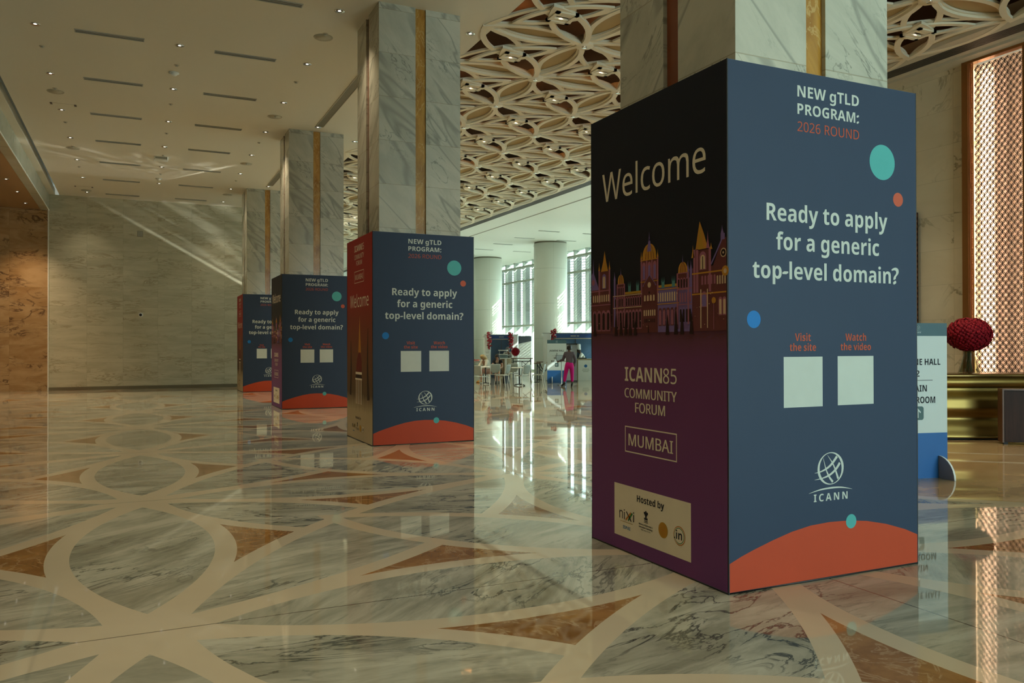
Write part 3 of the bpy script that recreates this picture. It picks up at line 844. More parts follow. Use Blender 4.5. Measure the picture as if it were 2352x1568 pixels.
GLYPH_DATA = r"""
r&246|93 -3 62 1 38 14 23 35 18 62 21 86 32 104 48 119 70 133 50 159 43 174 40 191 44 213 57 230 77 240 102 243 126 240 145 230 156 214 160 192 157 172 147 156 131 142 112 129 177 66 185 78 191 90 200 120 230 120 224 99 217 80 208 63 196 48 245 0 205 0 176 28 159 15 141 5 119 -1|94 146 111 158 122 168 129 179 131 192 129 203 123 212 113 217 101 219 88 217 78 212 71 203 69 191 71 180 76 169 83 158|94 23 114 25 131 30 145 38 157 47 87 115 71 104 59 93 51 80 49 63 52 47 61 34 76 26
r,90|14 -43 23 -1 31 39 62 39 64 35 59 17 52 -4 36 -43
r-108|13 77 13 103 95 103 95 77
r.90|45 -5 37 -3 30 1 26 8 24 18 26 29 30 36 37 39 45 41 53 39 60 36 64 29 66 18 64 8 60 1 53 -3
r0192|96 -3 71 0 51 11 36 29 25 54 19 84 16 120 17 145 20 167 24 187 35 211 50 229 70 240 96 243 120 240 140 229 156 211 167 187 173 156 176 120 175 96 172 74 168 54 157 29 142 11 122 0|96 22 119 28 134 46 141 65 144 90 146 120 144 150 141 175 134 194 119 212 96 218 72 212 57 194 51 175 47 150 46 120 47 90 51 65 57 46 72 28
r2192|16 0 16 25 79 88 109 120 120 134 128 148 133 162 135 178 132 195 123 208 109 215 92 218 76 216 62 212 48 205 35 195 19 215 34 226 51 235 71 241 92 243 122 239 145 226 160 206 165 179 163 161 157 144 148 128 136 112 121 95 103 78 53 28 53 27 175 27 175 0
r5192|83 -3 65 -3 49 0 34 4 21 10 21 38 35 31 51 26 67 23 84 22 108 25 126 34 139 50 143 74 139 94 128 110 110 119 83 122 61 121 42 117 27 127 36 240 156 240 156 213 61 213 55 143 71 146 92 147 115 145 135 139 151 129 167 106 173 77 170 53 162 34 149 18 131 6 109 -1
r6192|100 -3 78 -1 59 8 42 22 29 43 23 60 20 80 18 102 20 128 23 153 29 177 39 199 54 217 73 231 97 240 128 243 144 242 158 240 158 215 144 218 129 219 108 217 90 211 77 202 66 190 58 176 53 159 50 141 48 122 50 122 59 133 72 142 87 148 107 150 135 145 157 131 172 108 176 77 174 54 167 34 156 18 131 2|100 21 119 25 134 35 144 52 147 77 144 98 135 113 121 124 101 127 86 125 73 120 63 113 55 104 50 94 48 83 50 69 54 54 61 41 71 31 84 24
r8192|97 -3 73 -1 53 4 37 14 22 34 16 61 18 76 23 90 31 101 42 110 53 119 66 125 50 136 36 150 27 166 24 186 27 203 34 217 45 228 59 236 76 241 96 243 124 239 147 228 163 210 168 186 166 172 161 161 154 150 145 142 122 127 136 119 149 111 160 101 168 90 173 77 175 62 170 35 154 14 129 1|97 138 113 146 126 156 135 168 138 185 135 200 127 210 113 217 95 219 79 217 65 210 56 200 53 185 55 173 59 164 66 156 75 150|96 20 118 23 133 32 143 45 146 62 143 78 133 91 117 102 96 111 91 113 71 103 57 92 48 78 45 61 48 45 58 32 74 23
r9192|64 -3 49 -3 34 0 34 25 48 22 64 21 85 23 103 29 116 38 127 50 135 64 140 80 143 99 145 118 143 118 134 107 121 98 105 92 86 90 58 94 36 109 22 132 17 162 19 186 26 206 38 222 53 233 72 241 93 243 115 240 135 232 151 217 164 197 170 180 173 160 175 137 173 112 170 86 164 63 154 41 139 23 120 9 95 0|92 113 107 114 120 119 130 127 138 136 143 146 145 157 143 171 139 185 132 198 122 209 109 216 93 218 74 215 59 204 49 187 46 163 49 142 57 126 72 116
r:90|45 139 37 140 30 144 26 151 24 162 26 173 30 180 37 183 45 185 53 183 60 180 64 173 66 162 64 151 60 144 53 140|45 -5 37 -3 30 1 26 8 24 18 26 29 30 36 37 39 45 41 53 39 60 36 64 29 66 18 64 8 60 1 53 -3
r?146|47 67 47 77 50 99 58 116 75 134 96 152 106 167 109 184 106 198 98 209 86 215 68 217 53 216 39 213 14 203 4 227 18 233 34 238 51 242 70 243 98 239 120 227 133 209 137 184 136 170 132 159 126 149 118 139 97 120 80 104 73 90 71 73 71 67|60 -5 52 -3 45 1 41 8 39 18 41 29 45 36 52 39 60 41 68 39 75 36 79 29 81 18 79 8 75 1 68 -3
rA215|0 0 94 241 121 241 214 0 183 0 154 74 59 74 31 0|69 101 145 101 118 174 115 183 110 198 107 210 101 189 96 174
rB218|33 0 33 240 101 240 129 238 151 234 169 226 186 208 192 180 189 161 180 145 166 134 146 127 146 126 161 122 174 117 185 109 193 99 198 85 200 68 195 39 178 18 161 8 141 2 117 0|63 138 107 138 133 140 149 148 158 160 161 177 157 194 147 205 129 212 102 214 63 214|63 26 111 26 138 29 155 38 165 52 168 71 165 88 155 101 137 110 109 112 63 112
rC212|131 -3 108 -2 87 3 70 12 48 30 33 55 26 74 22 96 20 120 22 143 26 165 34 184 50 209 73 228 91 236 112 241 136 243 160 242 182 237 202 229 190 203 165 213 151 216 135 217 111 214 91 205 75 191 62 171 55 148 52 120 55 92 62 69 73 49 89 35 110 26 135 23 150 24 165 26 192 33 192 6 179 2 165 -1 149 -3
rD245|33 0 33 240 106 240 130 238 150 234 169 226 193 210 210 187 218 168 223 147 225 122 221 85 210 55 192 31 167 14 136 3 99 0|63 26 95 26 138 32 168 50 187 79 193 121 190 150 182 174 169 192 151 204 129 211 102 214 63 214
rE187|33 0 33 240 167 240 167 213 63 213 63 138 161 138 161 112 63 112 63 27 167 27 167 0
rF174|33 0 33 240 167 240 167 213 63 213 63 128 160 128 160 102 63 102 63 0
rH249|33 0 33 240 63 240 63 138 186 138 186 240 216 240 216 0 186 0 186 112 63 112 63 0
rI114|13 0 13 17 42 24 42 216 13 222 13 240 100 240 100 222 72 216 72 24 100 17 100 0
rJ92|-1 -64 -15 -63 -26 -59 -26 -34 -15 -36 -2 -37 14 -34 21 -29 26 -22 30 -12 31 1 31 240 61 240 61 4 57 -26 44 -47 24 -60
rL176|33 0 33 240 63 240 63 27 168 27 168 0
rM305|33 0 33 240 77 240 151 43 152 43 228 240 272 240 272 0 242 0 242 147 243 182 244 210 243 210 163 0 138 0 59 210 58 210 60 182 60 145 60 0
rN255|33 0 33 240 67 240 195 41 197 41 196 57 195 81 194 104 194 240 223 240 223 0 187 0 59 199 58 199 60 170 60 134 60 0
rO262|131 -3 108 -2 87 4 69 12 48 31 33 55 26 75 22 97 20 121 22 144 26 166 33 185 48 210 69 228 87 237 108 242 132 243 154 242 174 237 192 228 214 210 229 185 236 166 240 144 242 120 240 96 236 75 229 55 214 31 192 12 174 4 154 -2|131 23 156 26 176 34 191 49 202 68 208 92 210 120 208 148 202 172 191 191 176 206 156 214 132 217 107 214 87 206 72 191 61 172 55 148 52 120 55 92 61 68 72 49 87 34 107 26
rP203|33 0 33 240 96 240 125 238 147 232 165 221 181 199 186 169 184 150 177 132 165 116 147 104 123 96 90 93 63 93 63 0|63 119 87 119 117 122 138 130 151 145 155 168 151 188 140 202 121 211 93 214 63 214
rR209|33 0 33 240 99 240 126 238 148 232 165 223 181 202 186 172 184 154 179 140 171 128 161 119 150 113 138 107 204 0 169 0 110 99 63 99 63 0|63 125 99 125 124 127 141 136 151 150 155 170 151 190 141 204 123 211 97 214 63 214
rS184|83 -3 64 -3 46 0 30 3 17 8 17 37 31 32 47 27 65 24 84 23 108 25 125 33 135 46 138 61 137 72 133 81 126 89 116 96 101 103 82 111 55 123 36 138 24 157 20 182 23 200 30 215 42 227 57 236 76 241 97 243 116 242 133 239 149 235 163 230 153 204 126 213 112 216 96 217 76 214 62 207 54 196 51 182 52 171 56 162 62 154 72 147 86 140 103 133 123 125 139 117 152 107 161 95 167 81 169 64 163 36 145 14 128 5 107 -1
rT187|78 0 78 213 3 213 3 240 183 240 183 213 108 213 108 0
rU245|122 -3 94 -1 71 7 54 21 41 39 33 60 30 85 30 240 60 240 60 84 64 58 76 39 96 27 123 23 151 27 170 40 181 60 185 85 185 240 215 240 215 85 212 61 205 40 192 22 174 8 151 0
rV201|86 0 0 240 32 240 86 86 95 58 101 34 107 58 116 87 170 240 201 240 116 0
rW312|67 0 4 240 36 240 73 93 80 63 84 36 89 65 97 95 139 240 171 240 215 94 223 63 228 36 232 63 239 94 276 240 308 240 244 0 214 0 167 157 162 177 157 194 155 204 151 186 143 156 98 0
rY190|80 0 80 92 0 240 33 240 95 122 157 240 190 240 110 93 110 0
ra188|72 -3 50 0 32 10 19 26 15 50 21 74 37 92 53 100 75 105 102 107 132 108 132 119 130 138 123 150 111 157 95 159 81 158 68 155 44 145 35 168 48 173 63 178 80 182 97 183 125 179 145 169 157 150 161 123 161 0 140 0 134 26 133 26 121 13 108 4 93 -2|79 20 100 24 117 33 128 49 132 72 132 88 105 87 77 84 59 76 49 65 46 50 48 37 55 28 66 22
rb207|114 -3 95 -1 79 4 67 13 58 23 56 23 50 0 29 0 29 255 58 255 58 193 58 172 56 156 58 156 67 167 79 175 95 181 114 183 144 177 168 160 179 142 186 118 188 90 186 62 179 38 168 20 144 3|109 21 131 26 146 39 155 61 157 90 152 128 136 151 109 158 85 154 69 142 61 121 58 91 58 90 61 60 69 39 85 26
rc161|101 -3 78 -1 58 6 42 19 29 37 21 60 18 89 21 119 30 143 43 161 60 174 80 181 103 183 116 183 129 180 150 174 141 149 122 155 102 157 73 150 55 127 49 89 52 61 62 39 78 26 100 22 114 23 126 25 147 33 147 6 127 -1 115 -3
rd207|92 -3 62 2 39 20 27 38 21 61 18 90 21 118 27 141 39 160 62 177 93 183 112 181 127 176 139 167 148 157 150 157 149 170 148 183 148 255 178 255 178 0 154 0 150 24 148 24 139 14 127 5 112 -1|97 21 121 25 137 37 146 56 149 84 149 89 146 119 138 141 122 154 97 159 76 154 61 140 52 118 49 89 52 60 61 39 76 26
re189|105 -3 81 -1 60 7 42 20 29 38 21 61 18 89 21 116 28 139 40 158 56 172 76 180 98 183 120 181 138 173 153 161 163 145 170 125 172 102 172 84 49 84 53 57 65 38 83 26 106 22 123 23 137 25 164 34 164 8 151 3 137 -1 122 -3|50 108 141 108 139 128 131 145 117 156 98 159 79 156 64 146 55 129
rf116|37 0 37 157 5 157 5 171 37 181 37 191 40 221 52 242 71 253 95 257 115 255 130 251 122 228 110 231 95 233 82 230 73 223 68 210 66 192 66 180 111 180 111 157 66 157 66 0
rg207|97 -81 73 -79 51 -76 33 -69 33 -42 52 -50 74 -55 99 -56 120 -53 135 -42 145 -26 149 -5 149 2 149 13 150 24 148 24 134 9 116 0 93 -3 62 3 38 21 27 40 21 62 18 90 21 116 27 139 38 158 61 177 92 183 109 182 124 177 138 168 149 156 150 156 154 180 178 180 178 -3 176 -27 169 -46 158 -61 143 -72 123 -78|97 21 121 24 137 35 146 55 149 83 149 90 146 121 136 143 120 155 96 158 76 154 61 141 52 119 49 89 52 60 61 38 76 25
ri87|44 210 31 215 27 220 26 229 27 237 31 243 44 247 56 243 59 237 61 229 59 220 56 215|29 0 29 180 58 180 58 0
rk179|29 0 29 255 58 255 58 122 57 108 56 93 58 93 64 100 72 111 79 119 137 180 171 180 98 103 176 0 141 0 78 84 58 66 58 0
rl87|29 0 29 255 58 255 58 0
rm314|29 0 29 180 52 180 57 155 58 155 68 168 81 176 96 182 111 183 136 180 155 170 167 153 168 153 179 167 193 176 209 181 226 183 253 179 272 168 283 147 287 117 287 0 258 0 258 116 248 148 221 158 198 155 184 143 175 125 172 99 172 0 143 0 143 116 134 148 106 158 83 154 69 142 61 121 58 93 58 0
rn208|29 0 29 180 52 180 57 155 58 155 69 168 83 176 98 182 115 183 143 179 164 168 176 147 180 117 180 0 151 0 151 115 141 148 111 158 86 154 70 142 61 121 58 93 58 0
ro203|101 -3 79 -1 59 8 42 21 29 39 21 63 18 90 21 118 28 141 41 159 58 173 78 181 102 183 125 181 145 172 162 159 174 141 182 118 185 90 183 63 175 40 162 21 145 8 125 -1|102 21 125 26 142 40 151 62 154 90 151 119 142 140 125 154 101 158 78 154 61 140 52 119 49 90 52 62 62 40 78 26
rp207|29 -81 29 180 53 180 57 155 58 155 67 166 79 175 95 181 114 183 144 178 168 160 179 142 186 119 188 90 186 62 179 39 168 20 144 3 114 -3 95 -1 79 5 67 13 58 23 56 23 57 8 58 -7 58 -81|109 21 124 23 137 30 146 41 152 55 156 72 157 91 155 118 146 140 130 154 109 158 85 155 70 143 61 124 58 96 58 90 61 61 69 39 85 26
rr139|29 0 29 180 53 180 56 147 57 147 67 161 80 173 95 181 112 183 123 183 134 181 130 154 120 156 110 156 97 155 85 149 74 140 65 128 60 113 58 96 58 0
rs161|74 -3 56 -3 41 0 29 3 17 8 17 35 43 25 59 22 75 20 94 22 107 28 115 36 117 47 113 59 100 70 73 82 43 95 32 103 24 111 19 122 17 136 22 156 36 171 57 180 85 183 101 183 115 180 129 176 142 171 132 148 108 156 96 158 83 159 67 158 55 153 48 146 45 137 50 125 64 115 92 103 108 97 121 90 132 82 139 74 144 63 146 50 141 27 126 10 103 0
rt121|84 -3 70 -2 58 2 47 8 38 18 33 33 31 52 31 157 5 157 5 171 31 183 43 221 60 221 60 180 112 180 112 157 60 157 60 53 62 39 68 29 77 23 89 21 102 22 114 25 114 2 100 -2
ru208|92 -3 63 1 43 12 31 33 27 62 27 180 56 180 56 64 66 32 96 21 122 25 138 38 147 58 149 86 149 180 179 180 179 0 155 0 150 24 149 24 139 12 125 3 109 -2
rx178|6 0 71 92 9 180 43 180 89 112 135 180 168 180 106 92 172 0 138 0 89 72 39 0
ry171|28 -81 14 -80 4 -78 4 -54 13 -56 24 -56 37 -54 48 -48 57 -38 63 -25 73 -1 0 180 32 180 71 78 80 52 86 29 87 29 94 51 103 78 139 180 171 180 94 -25 83 -48 69 -65 52 -77
b2192|13 0 13 35 74 96 103 127 112 139 119 150 123 161 124 172 122 185 116 194 107 199 95 201 81 199 68 194 54 187 40 176 13 209 35 226 47 233 62 238 78 242 98 243 120 241 139 235 154 224 165 211 172 196 174 178 172 159 166 142 157 126 144 110 127 93 107 74 77 45 77 43 181 43 181 0
b5192|81 -3 63 -3 46 0 30 4 16 10 16 53 30 47 46 42 63 39 79 38 99 40 114 47 123 59 126 76 120 96 104 108 78 112 58 110 41 107 21 118 30 240 160 240 160 197 75 197 70 150 82 152 101 153 121 151 140 145 155 134 167 120 174 102 177 80 174 56 166 36 152 19 134 7 110 -1
bA232|0 0 85 241 147 241 232 0 177 0 160 57 72 57 55 0|85 100 147 100 130 155 125 170 120 188 116 203 111 187 106 168 102 155
bB226|30 0 30 240 105 240 134 238 158 234 177 226 196 208 202 179 199 160 192 144 181 133 165 127 165 126 176 122 187 117 195 110 202 100 206 86 208 70 202 40 184 18 167 8 145 2 120 0|81 145 110 145 129 146 141 152 148 160 150 172 147 184 140 192 127 197 108 198 81 198|81 42 114 42 134 44 146 51 153 61 155 75 153 87 146 96 133 102 112 104 81 104
bC214|127 -3 104 -2 84 3 66 12 45 30 31 55 25 74 21 96 19 120 21 143 25 164 33 184 49 209 71 227 89 236 109 241 132 243 150 242 168 239 185 233 202 226 186 185 159 196 145 200 132 201 106 195 87 179 79 163 74 143 72 119 73 96 78 76 86 60 105 44 132 39 147 40 161 42 193 52 193 9 177 4 162 0 145 -3
bD248|30 0 30 240 105 240 129 238 151 234 171 226 195 210 214 187 222 168 227 147 229 122 225 85 214 55 195 31 169 14 136 3 98 0|81 42 103 42 144 51 168 77 176 121 174 145 169 165 159 179 137 193 108 198 81 198
bE188|30 0 30 240 168 240 168 198 81 198 81 145 162 145 162 104 81 104 81 42 168 42 168 0
bG243|131 -3 98 0 70 11 48 28 32 52 23 83 19 120 21 144 26 166 34 185 45 202 59 217 77 228 97 236 119 241 145 243 164 242 182 239 200 234 216 228 199 188 187 193 174 197 160 200 144 201 124 198 106 191 92 179 81 162 74 142 72 119 73 97 78 78 86 61 98 49 114 42 134 39 153 40 167 42 167 92 121 92 121 135 216 135 216 10 197 5 177 0 155 -2
bH257|30 0 30 240 81 240 81 146 176 146 176 240 227 240 227 0 176 0 176 103 81 103 81 0
bI131|11 0 11 29 40 42 40 197 11 211 11 240 120 240 120 211 91 197 91 42 120 29 120 0
bJ111|5 -71 -12 -69 -25 -67 -25 -25 -14 -27 -1 -28 15 -25 21 -20 26 -12 29 0 30 15 30 240 81 240 81 15 79 -12 71 -34 60 -51 45 -62 26 -68
bL190|30 0 30 240 81 240 81 42 178 42 178 0
bM317|30 0 30 240 99 240 156 56 157 56 217 240 286 240 286 0 239 0 239 113 240 140 241 168 241 188 240 188 178 0 132 0 74 188 73 188 74 168 75 139 76 111 76 0
bN273|30 0 30 240 94 240 198 60 199 60 198 93 197 126 197 240 243 240 243 0 178 0 74 181 73 181 75 147 76 113 76 0
bO267|134 -3 109 -2 88 4 69 12 47 31 32 55 25 75 21 97 19 121 21 144 25 166 32 185 47 210 69 228 88 237 109 242 134 243 158 242 180 237 198 228 220 210 236 185 242 166 246 144 248 120 246 96 242 75 236 55 220 31 198 12 180 4 158 -2|134 39 162 45 180 61 188 77 193 97 194 120 193 144 188 163 180 180 162 196 134 201 106 196 87 180 79 163 74 144 73 120 74 97 79 77 87 61 106 45
bP211|30 0 30 240 107 240 135 238 157 231 174 220 190 196 196 165 194 145 187 126 175 109 158 96 134 88 103 85 81 85 81 0|81 127 98 127 117 129 132 135 141 147 144 163 134 189 104 198 81 198
bR222|30 0 30 240 100 240 130 238 154 232 172 222 190 200 196 168 194 152 190 139 182 128 173 118 162 111 151 104 222 0 165 0 108 92 81 92 81 0|81 133 97 133 119 135 133 142 142 152 144 167 141 181 133 191 118 196 96 198 81 198
bS185|83 -3 59 -2 36 3 15 11 15 58 51 45 69 40 87 39 103 40 114 46 120 54 122 64 119 76 108 86 93 95 75 103 57 113 38 127 30 136 24 147 20 160 18 175 24 204 40 225 56 235 76 241 99 243 118 242 135 239 152 233 171 226 154 187 125 197 111 200 98 201 85 199 76 194 70 186 68 177 71 165 79 156 93 148 113 138 130 130 145 120 156 110 165 98 170 84 172 66 166 38 149 16 131 5 109 -1
bT194|72 0 72 197 7 197 7 240 188 240 188 197 123 197 123 0
bV218|81 0 0 240 51 240 96 97 100 83 105 63 109 44 113 63 118 83 122 97 167 240 218 240 137 0
bW325|61 0 0 240 50 240 81 109 85 89 89 66 92 46 95 66 100 88 103 105 138 240 186 240 221 105 225 89 229 66 232 46 235 66 240 89 244 109 275 240 325 240 264 0 206 0 173 126 171 137 167 153 164 170 162 182 160 170 157 153 154 137 151 126 119 0
ba203|71 -3 48 0 30 11 18 29 14 55 19 80 35 98 51 106 71 111 96 113 128 114 128 122 126 135 120 143 111 148 99 150 86 149 73 146 48 137 31 171 47 177 64 183 82 186 101 187 134 183 158 171 173 151 178 122 178 0 143 0 133 25 132 25 120 12 107 3 91 -2|90 33 105 36 117 43 125 54 128 70 128 85 108 84 88 82 75 76 68 66 65 54 67 45 72 38 80 34
bb213|127 -3 109 -2 95 4 85 12 76 20 73 20 64 0 26 0 26 255 76 255 76 196 76 175 74 160 76 160 85 170 96 179 110 185 128 187 156 181 178 163 189 144 195 121 197 92 195 63 189 39 178 21 155 3|113 37 127 41 137 52 144 69 146 93 144 116 137 133 126 143 112 147 96 144 85 135 79 119 76 98 76 92 78 69 84 52 95 41
bc173|101 -3 75 -1 54 7 37 19 25 37 18 61 15 91 18 121 27 145 40 164 58 177 80 184 105 187 123 186 138 183 162 174 147 136 125 143 105 146 83 140 70 122 66 91 69 67 76 50 89 41 105 37 120 38 133 41 145 46 156 53 156 10 145 4 132 0 118 -3
bd213|84 -3 57 3 34 21 24 39 17 63 15 91 17 120 24 144 35 163 57 181 86 187 104 185 118 179 130 170 138 160 140 160 138 175 136 196 136 255 186 255 186 0 148 0 138 24 136 24 128 13 117 5 102 -1|102 37 119 40 131 49 137 64 140 86 140 91 138 115 131 132 120 143 101 146 86 143 75 132 68 114 66 91 68 67 75 50 87 40
be198|109 -3 83 -1 60 7 42 20 27 38 18 61 15 90 18 120 26 144 39 163 56 176 77 184 102 187 125 184 145 177 162 165 174 149 182 128 184 103 184 79 66 79 69 60 78 46 93 37 111 34 128 35 144 37 158 42 174 48 174 10 160 4 145 0 129 -3|67 112 137 112 135 128 128 140 118 148 102 151 89 149 78 142 70 130
bf130|34 0 34 146 7 146 7 170 34 183 34 197 36 218 42 233 52 244 65 252 81 256 99 257 126 255 145 249 132 213 120 216 104 217 95 216 89 211 86 204 84 195 84 183 128 183 128 146 84 146 84 0
bg213|95 -81 76 -80 59 -78 42 -75 26 -70 26 -30 49 -38 73 -42 98 -44 127 -34 136 -2 136 1 137 13 138 24 136 24 126 11 114 3 100 -2 84 -3 55 3 33 22 23 41 17 64 15 91 17 119 23 143 34 162 56 180 86 187 116 180 139 160 140 160 144 183 186 183 186 0 184 -24 176 -44 163 -60 145 -71 122 -78|102 36 119 39 130 47 137 62 140 85 140 91 137 116 131 133 119 143 101 146 82 140 70 121 66 91 70 60 82 42
bh221|26 0 26 255 76 255 76 203 75 177 74 160 77 160 87 172 99 180 114 185 130 187 157 183 177 171 191 150 195 120 195 0 145 0 145 107 138 137 116 147 97 143 85 131 78 112 76 86 76 0
bi102|51 206 41 208 32 212 26 219 24 231 26 243 32 250 41 254 51 255 62 254 71 250 77 243 79 231 77 219 71 212 62 208|26 0 26 183 76 183 76 0
bk208|26 0 26 255 76 255 76 141 75 120 74 100 74 100 85 114 96 128 147 183 204 183 131 104 208 0 150 0 98 74 76 57 76 0
bl102|26 0 26 255 76 255 76 0
bm330|26 0 26 183 64 183 71 160 74 160 84 172 97 180 112 185 127 187 146 185 162 180 174 172 183 160 187 160 197 172 211 180 226 185 241 187 269 183 289 171 301 150 305 120 305 0 255 0 255 107 248 137 227 147 210 143 199 133 192 115 190 92 190 0 140 0 140 107 133 137 113 147 95 143 84 131 78 112 76 86 76 0
bn221|26 0 26 183 64 183 71 160 74 160 84 172 98 180 114 185 130 187 157 183 178 171 191 150 195 120 195 0 145 0 145 107 144 124 138 137 129 144 116 147 97 143 85 131 78 112 76 86 76 0
bo208|103 -3 79 -1 58 8 40 21 27 40 18 64 15 92 18 120 26 143 39 162 57 176 79 184 104 187 129 184 150 176 168 162 181 144 190 120 193 92 190 64 182 40 169 21 151 8 129 -1|104 37 121 40 133 51 139 68 142 92 139 116 133 133 121 143 104 146 87 143 75 133 68 116 66 92 68 68 75 51 87 40
bp213|26 -81 26 183 67 183 74 160 76 160 85 170 96 179 110 185 128 187 156 181 178 163 189 144 195 121 197 92 195 63 189 40 178 21 155 3 127 -3 109 -2 95 4 85 12 76 20 74 20 76 -7 76 -81|113 37 128 41 138 52 144 69 146 93 143 123 131 141 112 147 96 144 85 135 79 119 76 98 76 92 78 69 84 52 95 41
br152|26 0 26 183 64 183 72 152 74 152 83 166 96 177 111 184 129 187 137 186 145 185 142 138 135 140 127 140 114 139 102 135 92 130 83 121 78 109 76 93 76 0
bs167|76 -3 58 -3 43 -1 29 2 15 7 15 49 31 43 47 38 63 34 78 33 90 34 99 38 103 43 105 49 102 57 91 66 65 78 50 85 37 93 27 100 20 110 16 122 15 136 20 158 35 174 58 184 88 187 104 186 120 183 136 179 152 172 137 136 111 146 99 149 87 150 70 147 65 138 68 130 79 122 103 111 130 98 140 90 148 81 153 69 154 54 149 30 134 12 119 3 100 -2
bt146|89 -3 73 -2 60 2 48 9 39 21 33 36 32 57 32 146 8 146 8 167 35 184 50 222 82 222 82 183 133 183 133 146 82 146 82 57 83 48 88 42 95 38 103 37 120 38 135 42 135 5 115 -1
bu221|90 -3 64 1 43 13 30 33 25 64 25 183 75 183 75 76 77 59 82 47 91 39 105 37 124 41 136 52 142 71 144 97 144 183 194 183 194 0 156 0 149 24 147 24 136 11 123 3 107 -2
bv191|70 0 0 183 52 183 88 79 93 59 95 41 96 41 98 60 103 79 139 183 191 183 121 0
bx194|2 0 64 94 5 183 61 183 97 125 133 183 190 183 130 94 192 0 136 0 97 63 58 0
by191|37 -81 22 -80 11 -78 11 -38 20 -40 31 -40 45 -38 56 -31 64 -20 70 -8 73 1 0 183 55 183 89 80 93 65 95 48 96 48 99 65 103 80 137 183 191 183 113 -24 101 -48 83 -66 62 -77
"""

# ---------------------------------------------------------------- lettering
GLYPHS = {}
for _line in GLYPH_DATA.strip('\n').split('\n'):
    _k, _rest = _line[:2], _line[2:].split('|')
    _cs = []
    for _c in _rest[1:]:
        _n = [int(q) for q in _c.split()]
        _cs.append([(_n[i] / 240.0, _n[i + 1] / 240.0) for i in range(0, len(_n), 2)])
    GLYPHS[_k] = (int(_rest[0]) / 240.0, _cs)

def text_shapes(s, u0, v0, cap, width=None, font='r', align='l', track=0.0, fit=None):
    """outlines of a line of text: baseline at v0, capital height cap, optionally fitted to a width"""
    x = 0.0
    items = []
    for ch in s:
        if ch == ' ':
            x += 0.37
            continue
        g = GLYPHS.get(font + ch) or GLYPHS.get('r' + ch) or GLYPHS.get('b' + ch)
        if font == 'b' and 'b' + ch not in GLYPHS and ch in '?-:':     # regular marks, made bolder
            items.append((x - 0.06, [[(p[0], p[1] - 0.03) for p in c] for c in g[1]]))
            items.append((x + 0.06, [[(p[0], p[1] + 0.03) for p in c] for c in g[1]]))
        items.append((x, g[1]))
        x += g[0] + track
    x -= track
    xs = [p[0] + ox for ox, cs in items for c in cs for p in c]
    lo, hi = min(xs), max(xs)
    kx = (width / (hi - lo)) if width else cap
    tot = (hi - lo) * kx
    o = u0 - (0 if align == 'l' else tot / 2 if align == 'c' else tot)
    return [[[(o + (p[0] + ox - lo) * kx, v0 + p[1] * cap) for p in c] for c in cs] for ox, cs in items]

